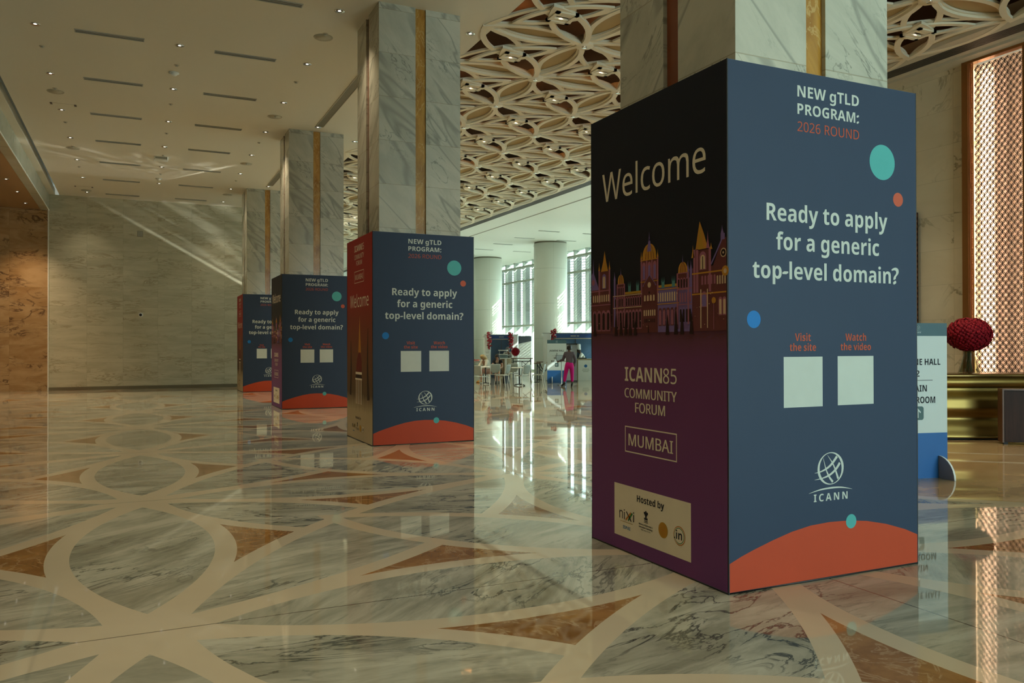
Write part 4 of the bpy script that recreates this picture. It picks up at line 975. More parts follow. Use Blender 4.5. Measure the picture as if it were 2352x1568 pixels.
class Print:
    """flat printing on a panel: filled shapes on the (u, v) plane in thin layers"""
    def __init__(self, fn, step=0.0006):
        self.mb, self.fn, self.step = MB(), fn, step
    def shape(self, contours, mi, layer=1):
        self.mb.poly(contours, lambda u, v: self.fn(u, v, layer * self.step), mi)
    def text(self, s, u0, v0, cap, mi, layer=2, **kw):
        for ci, cs in enumerate(text_shapes(s, u0, v0, cap, **kw)):
            # separate islands (dot of an i) are filled one by one, holes stay with their outline
            def area(c):
                return sum(c[i][0] * c[(i + 1) % len(c)][1] - c[(i + 1) % len(c)][0] * c[i][1] for i in range(len(c))) / 2
            if not cs:
                continue
            sign = 1 if area(max(cs, key=lambda c: abs(area(c)))) > 0 else -1
            outs = [c for c in cs if area(c) * sign > 0]
            holes = [c for c in cs if area(c) * sign <= 0]
            for oc in outs:
                bx = (min(p[0] for p in oc), max(p[0] for p in oc), min(p[1] for p in oc), max(p[1] for p in oc))
                hs = [h for h in holes if bx[0] - 1e-6 <= h[0][0] <= bx[1] + 1e-6 and bx[2] - 1e-6 <= h[0][1] <= bx[3] + 1e-6]
                self.shape([oc] + hs, mi, layer + 0.2 * (ci % 5))
    def disc(self, u, v, r, mi, layer=1, n=40, rv=None):
        rv = rv or r
        self.shape([[(u + r * cos(2 * pi * i / n), v + rv * sin(2 * pi * i / n)) for i in range(n)]], mi, layer)
    def rect(self, u0, u1, v0, v1, mi, layer=1):
        self.shape([[(u0, v0), (u1, v0), (u1, v1), (u0, v1)]], mi, layer)
    def frame(self, u0, u1, v0, v1, w, mi, layer=1):
        self.rect(u0, u1, v0, v0 + w, mi, layer)
        self.rect(u0, u1, v1 - w, v1, mi, layer)
        self.rect(u0, u0 + w, v0 + w, v1 - w, mi, layer)
        self.rect(u1 - w, u1, v0 + w, v1 - w, mi, layer)
    def stroke(self, pts, ws, mi, layer=1):
        """a brush line of changing width through points, smoothed"""
        P, W = [], []
        n = len(pts)
        for i in range(n - 1):
            p0, p1, p2, p3 = pts[max(i - 1, 0)], pts[i], pts[i + 1], pts[min(i + 2, n - 1)]
            for k in range(6):
                t = k / 6.0
                P.append(tuple(0.5 * (2 * p1[d] + (p2[d] - p0[d]) * t + (2 * p0[d] - 5 * p1[d] + 4 * p2[d] - p3[d]) * t * t + (3 * p1[d] - p0[d] - 3 * p2[d] + p3[d]) * t ** 3) for d in (0, 1)))
                W.append(ws[i] + (ws[i + 1] - ws[i]) * t)
        P.append(pts[-1])
        W.append(ws[-1])
        L, Rr = [], []
        for i in range(len(P)):
            a, b = P[max(i - 1, 0)], P[min(i + 1, len(P) - 1)]
            dx, dy = b[0] - a[0], b[1] - a[1]
            l = sqrt(dx * dx + dy * dy) or 1
            L.append((P[i][0] - dy / l * W[i] / 2, P[i][1] + dx / l * W[i] / 2))
            Rr.append((P[i][0] + dy / l * W[i] / 2, P[i][1] - dx / l * W[i] / 2))
        v = [self.fn(u, w, layer * self.step) for u, w in L] + [self.fn(u, w, layer * self.step) for u, w in Rr]
        n = len(L)
        self.mb.add(v, [(i, n + i, n + i + 1, i + 1) for i in range(n - 1)], mi)

def globe_logo(p, cu, cv, s, mi, mt=None):
    """the globe mark with streaks, underline arc and letters; s = 1 at the size on the front of the pillar wrap"""
    S_ = lambda pts: [(cu + (u - 0.886) * s, cv + (v - 0.755) * s) for u, v in pts]
    ring_ = [(0.886 + 0.112 * cos(a), 0.755 + 0.108 * sin(a)) for a in [2 * pi * i / 24 for i in range(25)]]
    ws = [(0.005 + 0.0155 * (0.5 + 0.5 * cos(2 * (2 * pi * i / 24) - 0.45))) * s for i in range(25)]
    p.stroke(S_(ring_), ws, mi)
    p.stroke(S_([(0.737, 0.731), (0.79, 0.737), (0.852, 0.758), (0.898, 0.787), (0.945, 0.834)]), [0.001 * s, 0.008 * s, 0.014 * s, 0.017 * s, 0.02 * s], mi)
    p.stroke(S_([(0.737, 0.685), (0.807, 0.692), (0.875, 0.71), (0.932, 0.745), (0.972, 0.788)]), [0.001 * s, 0.008 * s, 0.014 * s, 0.017 * s, 0.02 * s], mi)
    p.stroke(S_([(0.817, 0.832), (0.841, 0.755), (0.869, 0.702), (0.905, 0.66)]), [0.001 * s, 0.009 * s, 0.013 * s, 0.018 * s], mi)
    p.stroke(S_([(0.856, 0.848), (0.904, 0.789), (0.932, 0.736), (0.955, 0.68)]), [0.001 * s, 0.009 * s, 0.013 * s, 0.018 * s], mi)
    p.stroke(S_([(0.684, 0.596), (0.79, 0.615), (0.90, 0.621), (0.99, 0.617), (1.088, 0.599)]), [0.001 * s, 0.009 * s, 0.012 * s, 0.009 * s, 0.001 * s], mi)
    u0, v0 = S_([(0.729, 0.535)])[0]
    u1 = S_([(1.043, 0.535)])[0][0]
    p.text('ICANN', u0, v0, 0.051 * s, mi, 1, width=u1 - u0, font='b', track=0.28)

# ---------------------------------------------------------------- printed pillar wraps
M['navy'] = plain('navy_fabric', (0.030, 0.049, 0.090), 0.55, 0, 0.05, 3.0, spec=0.25)
M['print_white'] = plain('printed_white', (0.56, 0.60, 0.54), 0.6, spec=0.2)
M['print_orange'] = plain('printed_orange', (0.50, 0.062, 0.020), 0.55, 0, 0.04, spec=0.25)
M['print_teal'] = plain('printed_teal', (0.085, 0.40, 0.38), 0.55, spec=0.25)
M['print_blue'] = plain('printed_blue', (0.012, 0.17, 0.48), 0.55, spec=0.25)
M['print_red_dot'] = plain('printed_red_dot', (0.52, 0.10, 0.05), 0.55, spec=0.25)
M['print_rust'] = plain('printed_rust_letters', (0.46, 0.08, 0.035), 0.55, spec=0.25)
M['print_cream'] = plain('printed_cream', (0.80, 0.71, 0.55), 0.6, spec=0.2)
M['ink'] = plain('printed_ink', (0.02, 0.02, 0.028), 0.6, spec=0.2)
M['seam'] = plain('black_seam', (0.012, 0.011, 0.012), 0.5)

def ramp_print(name, stops, noise_amt=0.0, spec=0.2):
    """printed backdrop whose artwork changes colour with height"""
    g = Graph(name)
    x, y, z = g.obj_pos()
    r = g.node('ShaderNodeValToRGB')
    el = r.color_ramp.elements
    while len(el) < len(stops):
        el.new(0.5)
    for e, (zz, c) in zip(el, stops):
        e.position = zz / 3.46
        e.color = (*c, 1)
    n = g.noise(g.vec(x * 3, y * 3, z * 1.2), 3.0, 5)
    g.put((z + (n - 0.5) * noise_amt) / 3.46, r.inputs[0])
    return g.done(X(g, r.outputs[0]), 0.55, spec=spec)
M['night'] = ramp_print('printed_night_plum', [(0.0, (0.170, 0.052, 0.19)), (1.50, (0.165, 0.048, 0.135)), (1.66, (0.135, 0.045, 0.075)), (1.82, (0.030, 0.012, 0.014)), (2.05, (0.011, 0.012, 0.018)), (3.46, (0.012, 0.015, 0.025))], 0.10)
M['sunset'] = ramp_print('printed_red_sepia', [(0.0, (0.52, 0.42, 0.27)), (0.50, (0.46, 0.36, 0.21)), (0.80, (0.11, 0.065, 0.03)), (1.30, (0.17, 0.07, 0.03)), (2.10, (0.25, 0.035, 0.022)), (2.45, (0.33, 0.02, 0.02)), (3.46, (0.33, 0.018, 0.02))], 0.22)

BW, BD, BH = 1.747, 1.704, 3.453
def front_panel(parent):
    mb_fn = lambda u, v, d: (u, -0.004 - d, v)
    p = Print(mb_fn)
    p.mb.box(0.004, BW - 0.004, -0.004, 0.012, 0.012, BH, 0)
    W, O, T, B, RD, RU = 1, 2, 3, 4, 5, 6
    hill = [(0.005, 0.198), (0.10, 0.235), (0.204, 0.268), (0.364, 0.313), (0.529, 0.353), (0.698, 0.379), (0.871, 0.387), (1.049, 0.381), (1.232, 0.361), (1.42, 0.323), (1.613, 0.267), (BW - 0.005, 0.216)]
    p.shape([[(BW - 0.005, 0.013), (0.005, 0.013)][::-1] + hill[::-1]], O, 1)
    p.text('NEW gTLD', 0.595, 3.284, 0.076, W, font='b', width=0.573)
    p.text('PROGRAM:', 0.595, 3.166, 0.072, W, font='b', width=0.573)
    p.text('2026 ROUND', 0.595, 3.050, 0.066, RU, font='r', width=0.573)
    p.disc(1.398, 2.913, 0.1265, T)
    p.disc(1.557, 2.657, 0.0505, RD)
    p.text('Ready to apply', 0.321, 2.432, 0.114, W, font='b', width=1.125)
    p.text('for a generic', 0.404, 2.240, 0.114, W, font='b', width=0.958)
    p.text('top-level domain?', 0.202, 2.046, 0.112, W, font='b', width=1.357)
    p.disc(0.211, 1.773, 0.0575, B)
    p.text('Visit', 0.636, 1.632, 0.051, RU, font='b', width=0.142, align='c')
    p.text('the site', 0.636, 1.565, 0.049, RU, font='b', width=0.236, align='c')
    p.text('Watch', 1.129, 1.634, 0.050, RU, font='b', width=0.199, align='c')
    p.text('the video', 1.129, 1.568, 0.048, RU, font='b', width=0.293, align='c')
    p.rect(0.465, 0.814, 1.185, 1.525, W)
    p.rect(0.955, 1.301, 1.187, 1.527, W)
    globe_logo(p, 0.886, 0.755, 1.0, W)
    p.disc(1.076, 0.374, 0.0495, T, 3)
    return p.mb.build('front_panel', [M['navy'], M['print_white'], M['print_orange'], M['print_teal'], M['print_blue'], M['print_red_dot'], M['print_rust']], parent)

def hosts(p, du, v0, k, C):
    """the hosts' marks; C: indices ink, cream, gold, green, blue, orange"""
    INK, CR, GO, GR, BL, OR = C
    U = lambda u: du + (u - 0.835) * k
    V = lambda v: v0 + (v - 0.118) * k
    p.text('Hosted by', U(0.667), V(0.420), 0.049 * k, INK, 3, font='b', width=0.347 * k)
    # letters n i x x i with a crossed orange and green pair
    p.text('n', U(0.421), V(0.254), 0.082 * k, INK, 3, width=0.050 * k)
    p.text('i', U(0.486), V(0.254), 0.074 * k, INK, 3, width=0.014 * k)
    p.stroke([(U(0.512), V(0.252)), (U(0.585), V(0.318))], [0.016 * k, 0.016 * k], OR, 3)
    p.stroke([(U(0.522), V(0.318)), (U(0.548), V(0.29))], [0.011 * k, 0.011 * k], INK, 4)
    p.stroke([(U(0.545), V(0.252)), (U(0.604), V(0.318))], [0.016 * k, 0.016 * k], GR, 3)
    p.stroke([(U(0.555), V(0.29)), (U(0.588), V(0.252))], [0.012 * k, 0.012 * k], INK, 4)
    p.text('i', U(0.614), V(0.254), 0.074 * k, INK, 3, width=0.014 * k)
    p.stroke([(U(0.435), V(0.234)), (U(0.61), V(0.234))], [0.003 * k, 0.003 * k], GO, 3)
    p.text('ISPAI', U(0.472), V(0.180), 0.024 * k, BL, 3, font='b', width=0.102 * k)
    # small column emblem
    p.disc(U(0.785), V(0.345), 0.020 * k, INK, 3, 14, 0.016 * k)
    p.disc(U(0.768), V(0.352), 0.010 * k, INK, 3, 10)
    p.disc(U(0.803), V(0.352), 0.010 * k, INK, 3, 10)
    p.disc(U(0.785), V(0.362), 0.009 * k, INK, 3, 10)
    p.rect(U(0.775), U(0.795), V(0.318), V(0.335), INK, 3)
    p.rect(U(0.762), U(0.808), V(0.308), V(0.317), INK, 3)
    p.frame(U(0.766), U(0.804), V(0.291), V(0.307), 0.005 * k, INK, 3)
    p.rect(U(0.758), U(0.812), V(0.281), V(0.285), INK, 3)
    p.text('Ministry of Electronics &', U(0.782), V(0.254), 0.0125 * k, INK, 3, font='b', width=0.180 * k, align='c')
    p.text('Information Technology', U(0.782), V(0.234), 0.0125 * k, INK, 3, font='b', width=0.178 * k, align='c')
    p.text('Government of India', U(0.782), V(0.216), 0.010 * k, INK, 3, width=0.125 * k, align='c')
    p.disc(U(1.001), V(0.271), 0.057 * k, GO, 3, 28)
    for i in range(24):
        a = 2 * pi * i / 24
        p.stroke([(U(1.001 + 0.016 * cos(a)), V(0.271 + 0.016 * sin(a))), (U(1.001 + 0.048 * cos(a)), V(0.271 + 0.048 * sin(a)))], [0.0015 * k, 0.003 * k], OR, 4)
    p.disc(U(1.001), V(0.271), 0.009 * k, OR, 5, 10)
    p.disc(U(1.193), V(0.271), 0.067 * k, OR, 3, 36)
    p.disc(U(1.193), V(0.271), 0.061 * k, CR, 4, 36)
    p.disc(U(1.193), V(0.271), 0.056 * k, GR, 5, 36)
    p.disc(U(1.193), V(0.271), 0.051 * k, CR, 6, 36)
    p.text('.in', U(1.134), V(0.245), 0.060 * k, INK, 7, font='b', width=0.094 * k)

P_MATS = None
def print_mats():
    c = lambda n, col: plain('printed_' + n, col, 0.6, 0, 0.10, 9.0, spec=0.2)
    return [c('gold_seal', (0.50, 0.27, 0.03)), c('green', (0.04, 0.20, 0.05)), c('azure', (0.03, 0.20, 0.42)), c('saffron', (0.55, 0.20, 0.03)),
            c('brick', (0.15, 0.042, 0.042)), c('rose', (0.36, 0.125, 0.18)), c('violet', (0.21, 0.14, 0.36)), c('amber', (0.55, 0.25, 0.035)), c('glow', (0.66, 0.47, 0.30)), c('lamp_cyan', (0.10, 0.26, 0.26)), c('dusk', (0.030, 0.013, 0.012))]

def skyline(p, m0):
    """a floodlit old station front at night: gabled wings, domes and a tall central clock tower"""
    GO, BR, RO, VI, AM, GL, CY, DK = m0, m0 + 4, m0 + 5, m0 + 6, m0 + 7, m0 + 8, m0 + 9, m0 + 10
    rnd = random.Random(4)
    base = 1.70
    def spire(u, w, v0, v1, mi, l=3):
        p.shape([[(u - w / 2, v0), (u + w / 2, v0), (u + w * 0.12, v0 + (v1 - v0) * 0.55), (u, v1), (u - w * 0.12, v0 + (v1 - v0) * 0.55)]], mi, l)
    def arch(u, w, v0, v1, mi, l=5):
        n = 6
        p.shape([[(u - w / 2, v0), (u + w / 2, v0)] + [(u + w / 2 * cos(pi * i / n), v1 - w / 2 + w / 2 * sin(pi * i / n)) for i in range(n + 1)]], mi, l)
    def dome(u, r, v0, h, mi, l=4):
        n = 12
        p.shape([[(u + r * cos(pi * i / n), v0 + h * sin(pi * i / n) ** 0.8) for i in range(n + 1)]], mi, l)
        for q in (-0.55, -0.15, 0.3, 0.65):
            p.stroke([(u + r * q, v0), (u + r * q * 0.75, v0 + h * 0.6), (u + r * q * 0.2, v0 + h * 0.95)], [0.006, 0.005, 0.002], BR, l + 1)
    def arches(u0, u1, v0, h, n, mi, l=5, frame=None):
        st = (u1 - u0) / n
        for i in range(n):
            c = u0 + st * (i + 0.5)
            if frame is not None:
                arch(c, st * 0.86, v0, v0 + h, frame, l - 1)
            arch(c, st * 0.55, v0 + h * 0.06, v0 + h * 0.88, mi, l)
    def courses(u0, u1, vs, mi, l=6, w=0.006):
        for v in vs:
            p.rect(u0, u1, v, v + w, mi, l)
    # long middle ranges
    p.rect(0.33, 0.74, base, 2.00, BR, 2)
    p.rect(0.94, 1.20, base, 2.02, VI, 2)
    arches(0.36, 0.74, 1.905, 0.075, 12, DK, 5, RO)
    arches(0.94, 1.19, 1.915, 0.08, 9, GL, 5, VI)
    arches(0.38, 0.74, 1.73, 0.15, 8, DK, 5, RO)
    arches(0.95, 1.19, 1.745, 0.13, 5, RO, 5, BR)
    courses(0.34, 0.74, (1.895, 1.99), GL)
    courses(0.94, 1.20, (1.900, 2.005), AM)
    p.rect(0.51, 0.73, 2.00, 2.018, GO, 4)
    p.rect(0.955, 1.19, 2.022, 2.040, GO, 4)
    for u in (0.575, 0.685, 1.01, 1.135):
        p.rect(u - 0.018, u + 0.018, 2.018, 2.06, CY, 5)
        for q in (-0.016, 0, 0.016):
            spire(u + q, 0.010, 2.06, 2.10, CY, 5)
    # central tower
    p.rect(0.735, 0.945, base, 2.235, BR, 3)
    for u in (0.735, 0.805, 0.872, 0.945):
        p.rect(u - 0.009, u + 0.009, 1.98, 2.25, RO, 4)
        spire(u, 0.022, 2.25, 2.31, AM, 4)
    for u in (0.77, 0.84, 0.908):
        arch(u, 0.042, 2.09, 2.225, RO, 5)
        arch(u, 0.026, 2.10, 2.20, VI, 6)
    courses(0.725, 0.955, (2.075, 2.236), AM, 6, 0.007)
    dome(0.84, 0.088, 2.243, 0.115, AM, 5)
    for i in range(9):
        u = 0.757 + 0.0208 * i
        spire(u, 0.014, 2.25 + 0.07 * (1 - abs(i - 4) / 4.5), 2.285 + 0.09 * (1 - abs(i - 4) / 5), GO, 6)
    p.shape([[(0.815, 2.30), (0.866, 2.30), (0.856, 2.37), (0.842, 2.40), (0.828, 2.37)]], VI, 7)
    spire(0.841, 0.020, 2.38, 2.452, VI, 7)
    p.shape([[(0.752, 2.045), (0.93, 2.045), (0.842, 2.135)]], VI, 6)
    p.shape([[(0.768, 2.04), (0.914, 2.04), (0.914, 2.055), (0.842, 2.122), (0.768, 2.055)]], BR, 7)
    p.rect(0.768, 0.914, 1.93, 2.042, BR, 7)
    p.disc(0.841, 2.052, 0.021, GL, 8, 16)
    p.disc(0.841, 1.995, 0.010, DK, 8, 10)
    arches(0.765, 0.918, 1.93, 0.055, 4, GL, 8)
    p.rect(0.755, 0.93, 1.74, 1.90, BR, 6)
    arches(0.762, 0.924, 1.82, 0.055, 6, GL, 8)
    arches(0.775, 0.915, 1.772, 0.035, 7, DK, 8)
    p.shape([[(0.82, 1.70), (0.836, 1.70), (0.828, 1.775)]], DK, 8)
    # side domes
    for u, w, v0, h in ((0.452, 0.052, 1.99, 0.10), (1.243, 0.062, 2.00, 0.115)):
        p.rect(u - w, u + w, 1.72, v0 + h * 0.95, BR, 3)
        arches(u - w, u + w, v0, 0.075, 4, DK, 5, RO)
        courses(u - w - 0.006, u + w + 0.006, (v0 - 0.01, v0 + h * 0.9), RO, 6)
        dome(u, w * 0.85, v0 + h * 0.95, 0.075, AM, 5)
        spire(u, 0.012, v0 + h + 0.06, v0 + h + 0.125, VI, 5)
        for q in (-1, 1):
            p.rect(u + q * w - 0.008, u + q * w + 0.008, 1.75, v0 + h * 0.9, RO, 6)
    for u in (0.362, 1.300, 1.333):
        p.rect(u - 0.013, u + 0.013, 1.75, 2.12, VI, 4)
        spire(u, 0.03, 2.12, 2.19, VI, 4)
    # left wing
    p.rect(0.005, 0.30, base, 2.06, BR, 3)
    p.shape([[(0.005, 2.06), (0.125, 2.06), (0.033, 2.215), (0.005, 2.19)]], VI, 3)
    p.disc(0.034, 2.125, 0.024, RO, 5, 14)
    spire(0.033, 0.025, 2.18, 2.33, VI, 3)
    p.rect(0.118, 0.295, 1.98, 2.205, BR, 4)
    for u in (0.128, 0.286):
        p.rect(u - 0.011, u + 0.011, 1.95, 2.215, RO, 5)
        spire(u, 0.028, 2.215, 2.285, AM, 5)
    arch(0.205, 0.058, 2.065, 2.185, VI, 6)
    arch(0.205, 0.040, 2.07, 2.165, GL, 7)
    p.shape([[(0.155, 2.205), (0.265, 2.205), (0.235, 2.285), (0.212, 2.37), (0.190, 2.285)]], AM, 5)
    spire(0.225, 0.030, 2.205, 2.33, GO, 6)
    arches(0.02, 0.29, 1.955, 0.07, 8, GL, 6)
    courses(0.005, 0.30, (1.93, 2.045), RO, 6, 0.008)
    arches(0.02, 0.30, 1.72, 0.17, 4, DK, 6, RO)
    # right wing
    p.rect(1.345, 1.700, base, 2.13, BR, 3)
    p.rect(1.36, 1.545, 1.98, 2.245, BR, 4)
    for u in (1.372, 1.402, 1.535):
        p.rect(u - 0.012, u + 0.012, 1.96, 2.255, RO, 5)
    spire(1.356, 0.035, 2.20, 2.29, AM, 5)
    arch(1.462, 0.072, 2.11, 2.235, RO, 6)
    arch(1.462, 0.050, 2.115, 2.212, GL, 7)
    p.rect(1.458, 1.466, 2.115, 2.20, DK, 8)
    p.shape([[(1.385, 2.25), (1.515, 2.25), (1.478, 2.345), (1.430, 2.44), (1.405, 2.34)]], AM, 5)
    p.shape([[(1.415, 2.25), (1.470, 2.25), (1.445, 2.36), (1.430, 2.42)]], GO, 6)
    spire(1.515, 0.036, 2.25, 2.365, RO, 6)
    spire(1.548, 0.030, 2.24, 2.285, AM, 6)
    p.shape([[(1.545, 2.09), (1.700, 2.09), (1.700, 2.30), (1.668, 2.31)]], BR, 4)
    p.stroke([(1.548, 2.14), (1.61, 2.225), (1.665, 2.305)], [0.012, 0.012, 0.012], VI, 6)
    p.disc(1.672, 2.205, 0.030, GL, 6, 20)
    p.disc(1.672, 2.205, 0.023, DK, 7, 20)
    p.disc(1.672, 2.205, 0.008, GL, 8, 10)
    p.rect(1.645, 1.685, 2.29, 2.33, VI, 5)
    spire(1.660, 0.030, 2.33, 2.385, VI, 5)
    courses(1.345, 1.70, (2.085, 1.945), AM, 6, 0.010)
    arches(1.44, 1.60, 2.005, 0.075, 5, RO, 6)
    arches(1.60, 1.70, 2.00, 0.07, 4, GL, 6)
    p.disc(1.69, 2.085, 0.034, AM, 7, 16)
    p.disc(1.69, 2.085, 0.016, GL, 8, 12)
    arch(1.475, 0.060, 1.86, 1.965, RO, 6)
    arch(1.475, 0.042, 1.865, 1.945, VI, 7)
    p.rect(1.435, 1.447, 1.72, 1.98, GL, 6)
    p.rect(1.505, 1.515, 1.72, 1.98, GL, 6)
    p.disc(1.575, 1.90, 0.022, AM, 7, 12)
    p.rect(1.572, 1.578, 1.71, 1.885, RO, 7)
    arches(1.62, 1.70, 1.80, 0.12, 2, GL, 6, RO)
    p.shape([[(1.19, 1.70), (1.345, 1.70), (1.345, 2.09), (1.30, 2.06), (1.19, 1.99)]], VI, 3)
    arches(1.20, 1.34, 1.90, 0.08, 5, RO, 5)
    arches(1.20, 1.34, 1.76, 0.11, 4, DK, 5, VI)
    courses(1.19, 1.345, (1.885, 1.995), RO, 6)
    # dark trees and the glow along the street
    for u, h in ((0.385, 0.20), (0.455, 0.17), (0.525, 0.18), (0.585, 0.15), (0.655, 0.13), (1.065, 0.15), (1.165, 0.20), (1.235, 0.16), (0.06, 0.22), (1.34, 0.16)):
        p.shape([[(u - 0.022, 1.68), (u + 0.022, 1.68), (u + 0.012, 1.68 + h * 0.6), (u, 1.68 + h), (u - 0.012, 1.68 + h * 0.6)]], DK, 9)
    for i in range(46):
        u, v = rnd.uniform(0.03, 1.68), rnd.uniform(1.72, 2.0)
        p.disc(u, v, rnd.uniform(0.002, 0.0045), GL, 9, 8)
    for i in range(30):
        u = rnd.uniform(0.02, 1.62)
        p.stroke([(u, 1.665 + rnd.uniform(-0.02, 0.03)), (u + rnd.uniform(0.03, 0.09), 1.665 + rnd.uniform(-0.02, 0.03))], [0.001, 0.004], BR, 9)

def side_panel(parent, night):
    # u runs from the far edge (0) to the front corner (BD)
    p = Print(lambda u, v, d: (-0.004 - d, BD - u, v))
    p.mb.box(-0.004, 0.012, 0.004, BD - 0.004, 0.012, BH, 0)
    global P_MATS
    if P_MATS is None:
        P_MATS = print_mats()
    CR, INK, m0 = 1, 2, 3
    if night:
        p.text('Welcome', 0.177, 2.764, 0.228, CR, font='r', width=1.316)
        skyline(p, m0)
        p.text('ICANN', 0.503, 1.330, 0.108, CR, font='b', width=0.490)
        p.text('85', 1.005, 1.330, 0.108, CR, font='r', width=0.162)
        for q in (-0.003, 0.003):                    # medium weight
            p.text('COMMUNITY', 0.502 + q, 1.203, 0.072, CR, 3 + q * 300, font='r', width=0.665)
            p.text('FORUM', 0.648 + q, 1.095, 0.074, CR, 3 + q * 300, font='r', width=0.380)
            p.text('MUMBAI', 0.556 + q, 0.835, 0.090, CR, 3 + q * 300, font='r', width=0.565)
        p.frame(0.504, 1.167, 0.781, 0.982, 0.009, CR, 2)
        p.rect(0.348, 1.323, 0.115, 0.521, CR, 1)
        hosts(p, 0.835, 0.118, 1.0, (INK, CR, m0, m0 + 1, m0 + 2, m0 + 3))
        base = M['night']
    else:
        p.text('ICANN', 0.538, 3.226, 0.108, CR, font='b', width=0.470)
        p.text('85', 1.015, 3.226, 0.108, CR, font='r', width=0.155)
        p.text('COMMUNITY', 0.538, 3.095, 0.080, CR, font='r', width=0.632)
        p.text('FORUM', 0.666, 2.988, 0.076, CR, font='r', width=0.383)
        p.frame(0.537, 1.168, 2.687, 2.890, 0.009, CR, 2)
        p.text('MUMBAI', 0.592, 2.742, 0.090, CR, font='r', width=0.520)
        p.text('Welcome', 0.232, 2.272, 0.215, CR, font='r', width=1.241)
        AM, BR, GL, DK = m0 + 7, m0 + 4, m0 + 8, m0 + 10
        # a tall lamp tower with a fluted shaft
        p.shape([[(0.80, 1.50), (0.97, 1.50), (0.925, 1.80), (0.885, 2.13), (0.845, 1.80)]], AM, 1)
        p.shape([[(0.83, 1.495), (0.93, 1.495), (0.885, 1.75)]], m0 + 3, 2)
        p.shape([[(0.70, 1.31), (1.03, 1.31), (0.99, 1.42), (0.90, 1.52), (0.80, 1.47), (0.72, 1.40)]], M_RED, 2)
        p.shape([[(0.65, 1.17), (1.03, 1.17), (1.02, 1.31), (0.68, 1.31)]], M_RED, 2)
        p.rect(0.62, 1.04, 1.125, 1.165, CR, 3)
        p.shape([[(0.62, 1.06), (1.05, 1.06), (1.0, 1.12), (0.66, 1.12)]], DK, 2)
        p.rect(0.60, 1.05, 1.03, 1.06, CR, 3)
        for i in range(5):
            u = 0.66 + 0.085 * i
            p.rect(u - 0.016, u + 0.016, 0.62, 1.03, CR if i % 2 == 0 else GL, 2)
            p.rect(u + 0.018, u + 0.030, 0.64, 1.03, DK, 2)
        p.stroke([(0.25, 0.75), (0.3, 1.2), (0.28, 1.7)], [0.12, 0.08, 0.02], DK, 1)
        p.stroke([(1.45, 0.72), (1.40, 1.3), (1.43, 1.9)], [0.14, 0.08, 0.02], DK, 1)
        p.text('Hosted by', 0.787, 0.362, 0.045, INK, font='b', width=0.357, align='c')
        hosts2 = (INK, CR, m0, m0 + 1, m0 + 2, m0 + 3)
        p2 = hosts
        p.text('n', 0.38, 0.20, 0.075, INK, 3, width=0.05)
        p.text('i', 0.445, 0.20, 0.07, INK, 3, width=0.013)
        p.stroke([(0.47, 0.20), (0.54, 0.262)], [0.016, 0.016], m0 + 3, 3)
        p.stroke([(0.505, 0.20), (0.565, 0.262)], [0.016, 0.016], m0 + 1, 3)
        p.text('i', 0.572, 0.20, 0.07, INK, 3, width=0.013)
        p.text('ISPAI', 0.43, 0.13, 0.023, m0 + 2, 3, font='b', width=0.10)
        p.disc(0.737, 0.285, 0.022, INK, 3, 14)
        p.rect(0.72, 0.754, 0.23, 0.27, INK, 3)
        p.text('Ministry of Electronics &', 0.737, 0.20, 0.0125, INK, 3, font='b', width=0.18, align='c')
        p.text('Information Technology', 0.737, 0.18, 0.0125, INK, 3, font='b', width=0.178, align='c')
        p.disc(0.935, 0.215, 0.057, m0, 3, 28)
        p.disc(1.115, 0.215, 0.067, m0 + 3, 3, 30)
        p.disc(1.115, 0.215, 0.061, CR, 4, 30)
        p.disc(1.115, 0.215, 0.056, m0 + 1, 5, 30)
        p.disc(1.115, 0.215, 0.051, CR, 6, 30)
        p.text('.in', 1.06, 0.188, 0.058, INK, 7, font='b', width=0.092)
        base = M['sunset']
    return p.mb.build('side_panel', [base, M['print_cream'], M['ink']] + P_MATS + [M['print_red_dark']], parent)

M['print_red_dark'] = plain('printed_dark_red', (0.16, 0.02, 0.02), 0.6, 0, 0.1, 8.0, spec=0.2)
M_RED = 14

def wrap(night):
    t = thing('display_tower', '', 'display stand')
    fp = front_panel(t)
    sp_ = side_panel(t, night)
    sp_['label'] = 'dark side panel with a floodlit station at night' if night else 'red side panel with a lamp tower'
    MB().box(BW - 0.014, BW, 0.004, BD - 0.004, 0.012, BH).build('right_panel', M['navy'], t)
    MB().box(0.004, BW - 0.004, BD - 0.014, BD, 0.012, BH).build('back_panel', M['navy'], t)
    s = MB()
    for x, y in ((0, 0), (BW, 0), (0, BD), (BW, BD)):
        s.tube([(x, y, 0.0), (x + 0.003, y, 0.9), (x - 0.002, y, 2.0), (x, y, BH + 0.002)], 0.006, 0, 6)
    s.tube([(0, 0, 0.008), (BW * 0.5, -0.002, 0.006), (BW, 0, 0.008), (BW, BD, 0.008), (0, BD, 0.008)], 0.007, 0, 6, closed=True)
    s.build('seam', M['seam'], t)
    c = MB()
    w = 0.055
    c.box(0.004, BW - 0.004, 0.0, w, BH - 0.004, BH + 0.002)
    c.box(0.004, BW - 0.004, BD - w, BD, BH - 0.004, BH + 0.002)
    c.box(0.004, w, w, BD - w, BH - 0.004, BH + 0.002)
    c.box(BW - w, BW - 0.004, w, BD - w, BH - 0.004, BH + 0.002)
    c.build('top_edge', M['print_cream'], t)
    return t
tw = [None] * 4
for k in (0, 1):
    tw[k] = wrap(k == 0)
LAB = ['tall navy display wrap nearest the camera, with a dark night-station side', 'second tall navy display wrap from the camera, with a bright red side', 'third navy display wrap, dark sided, partly behind the second', 'farthest and smallest navy display wrap, with a red side, nearest the far wall']
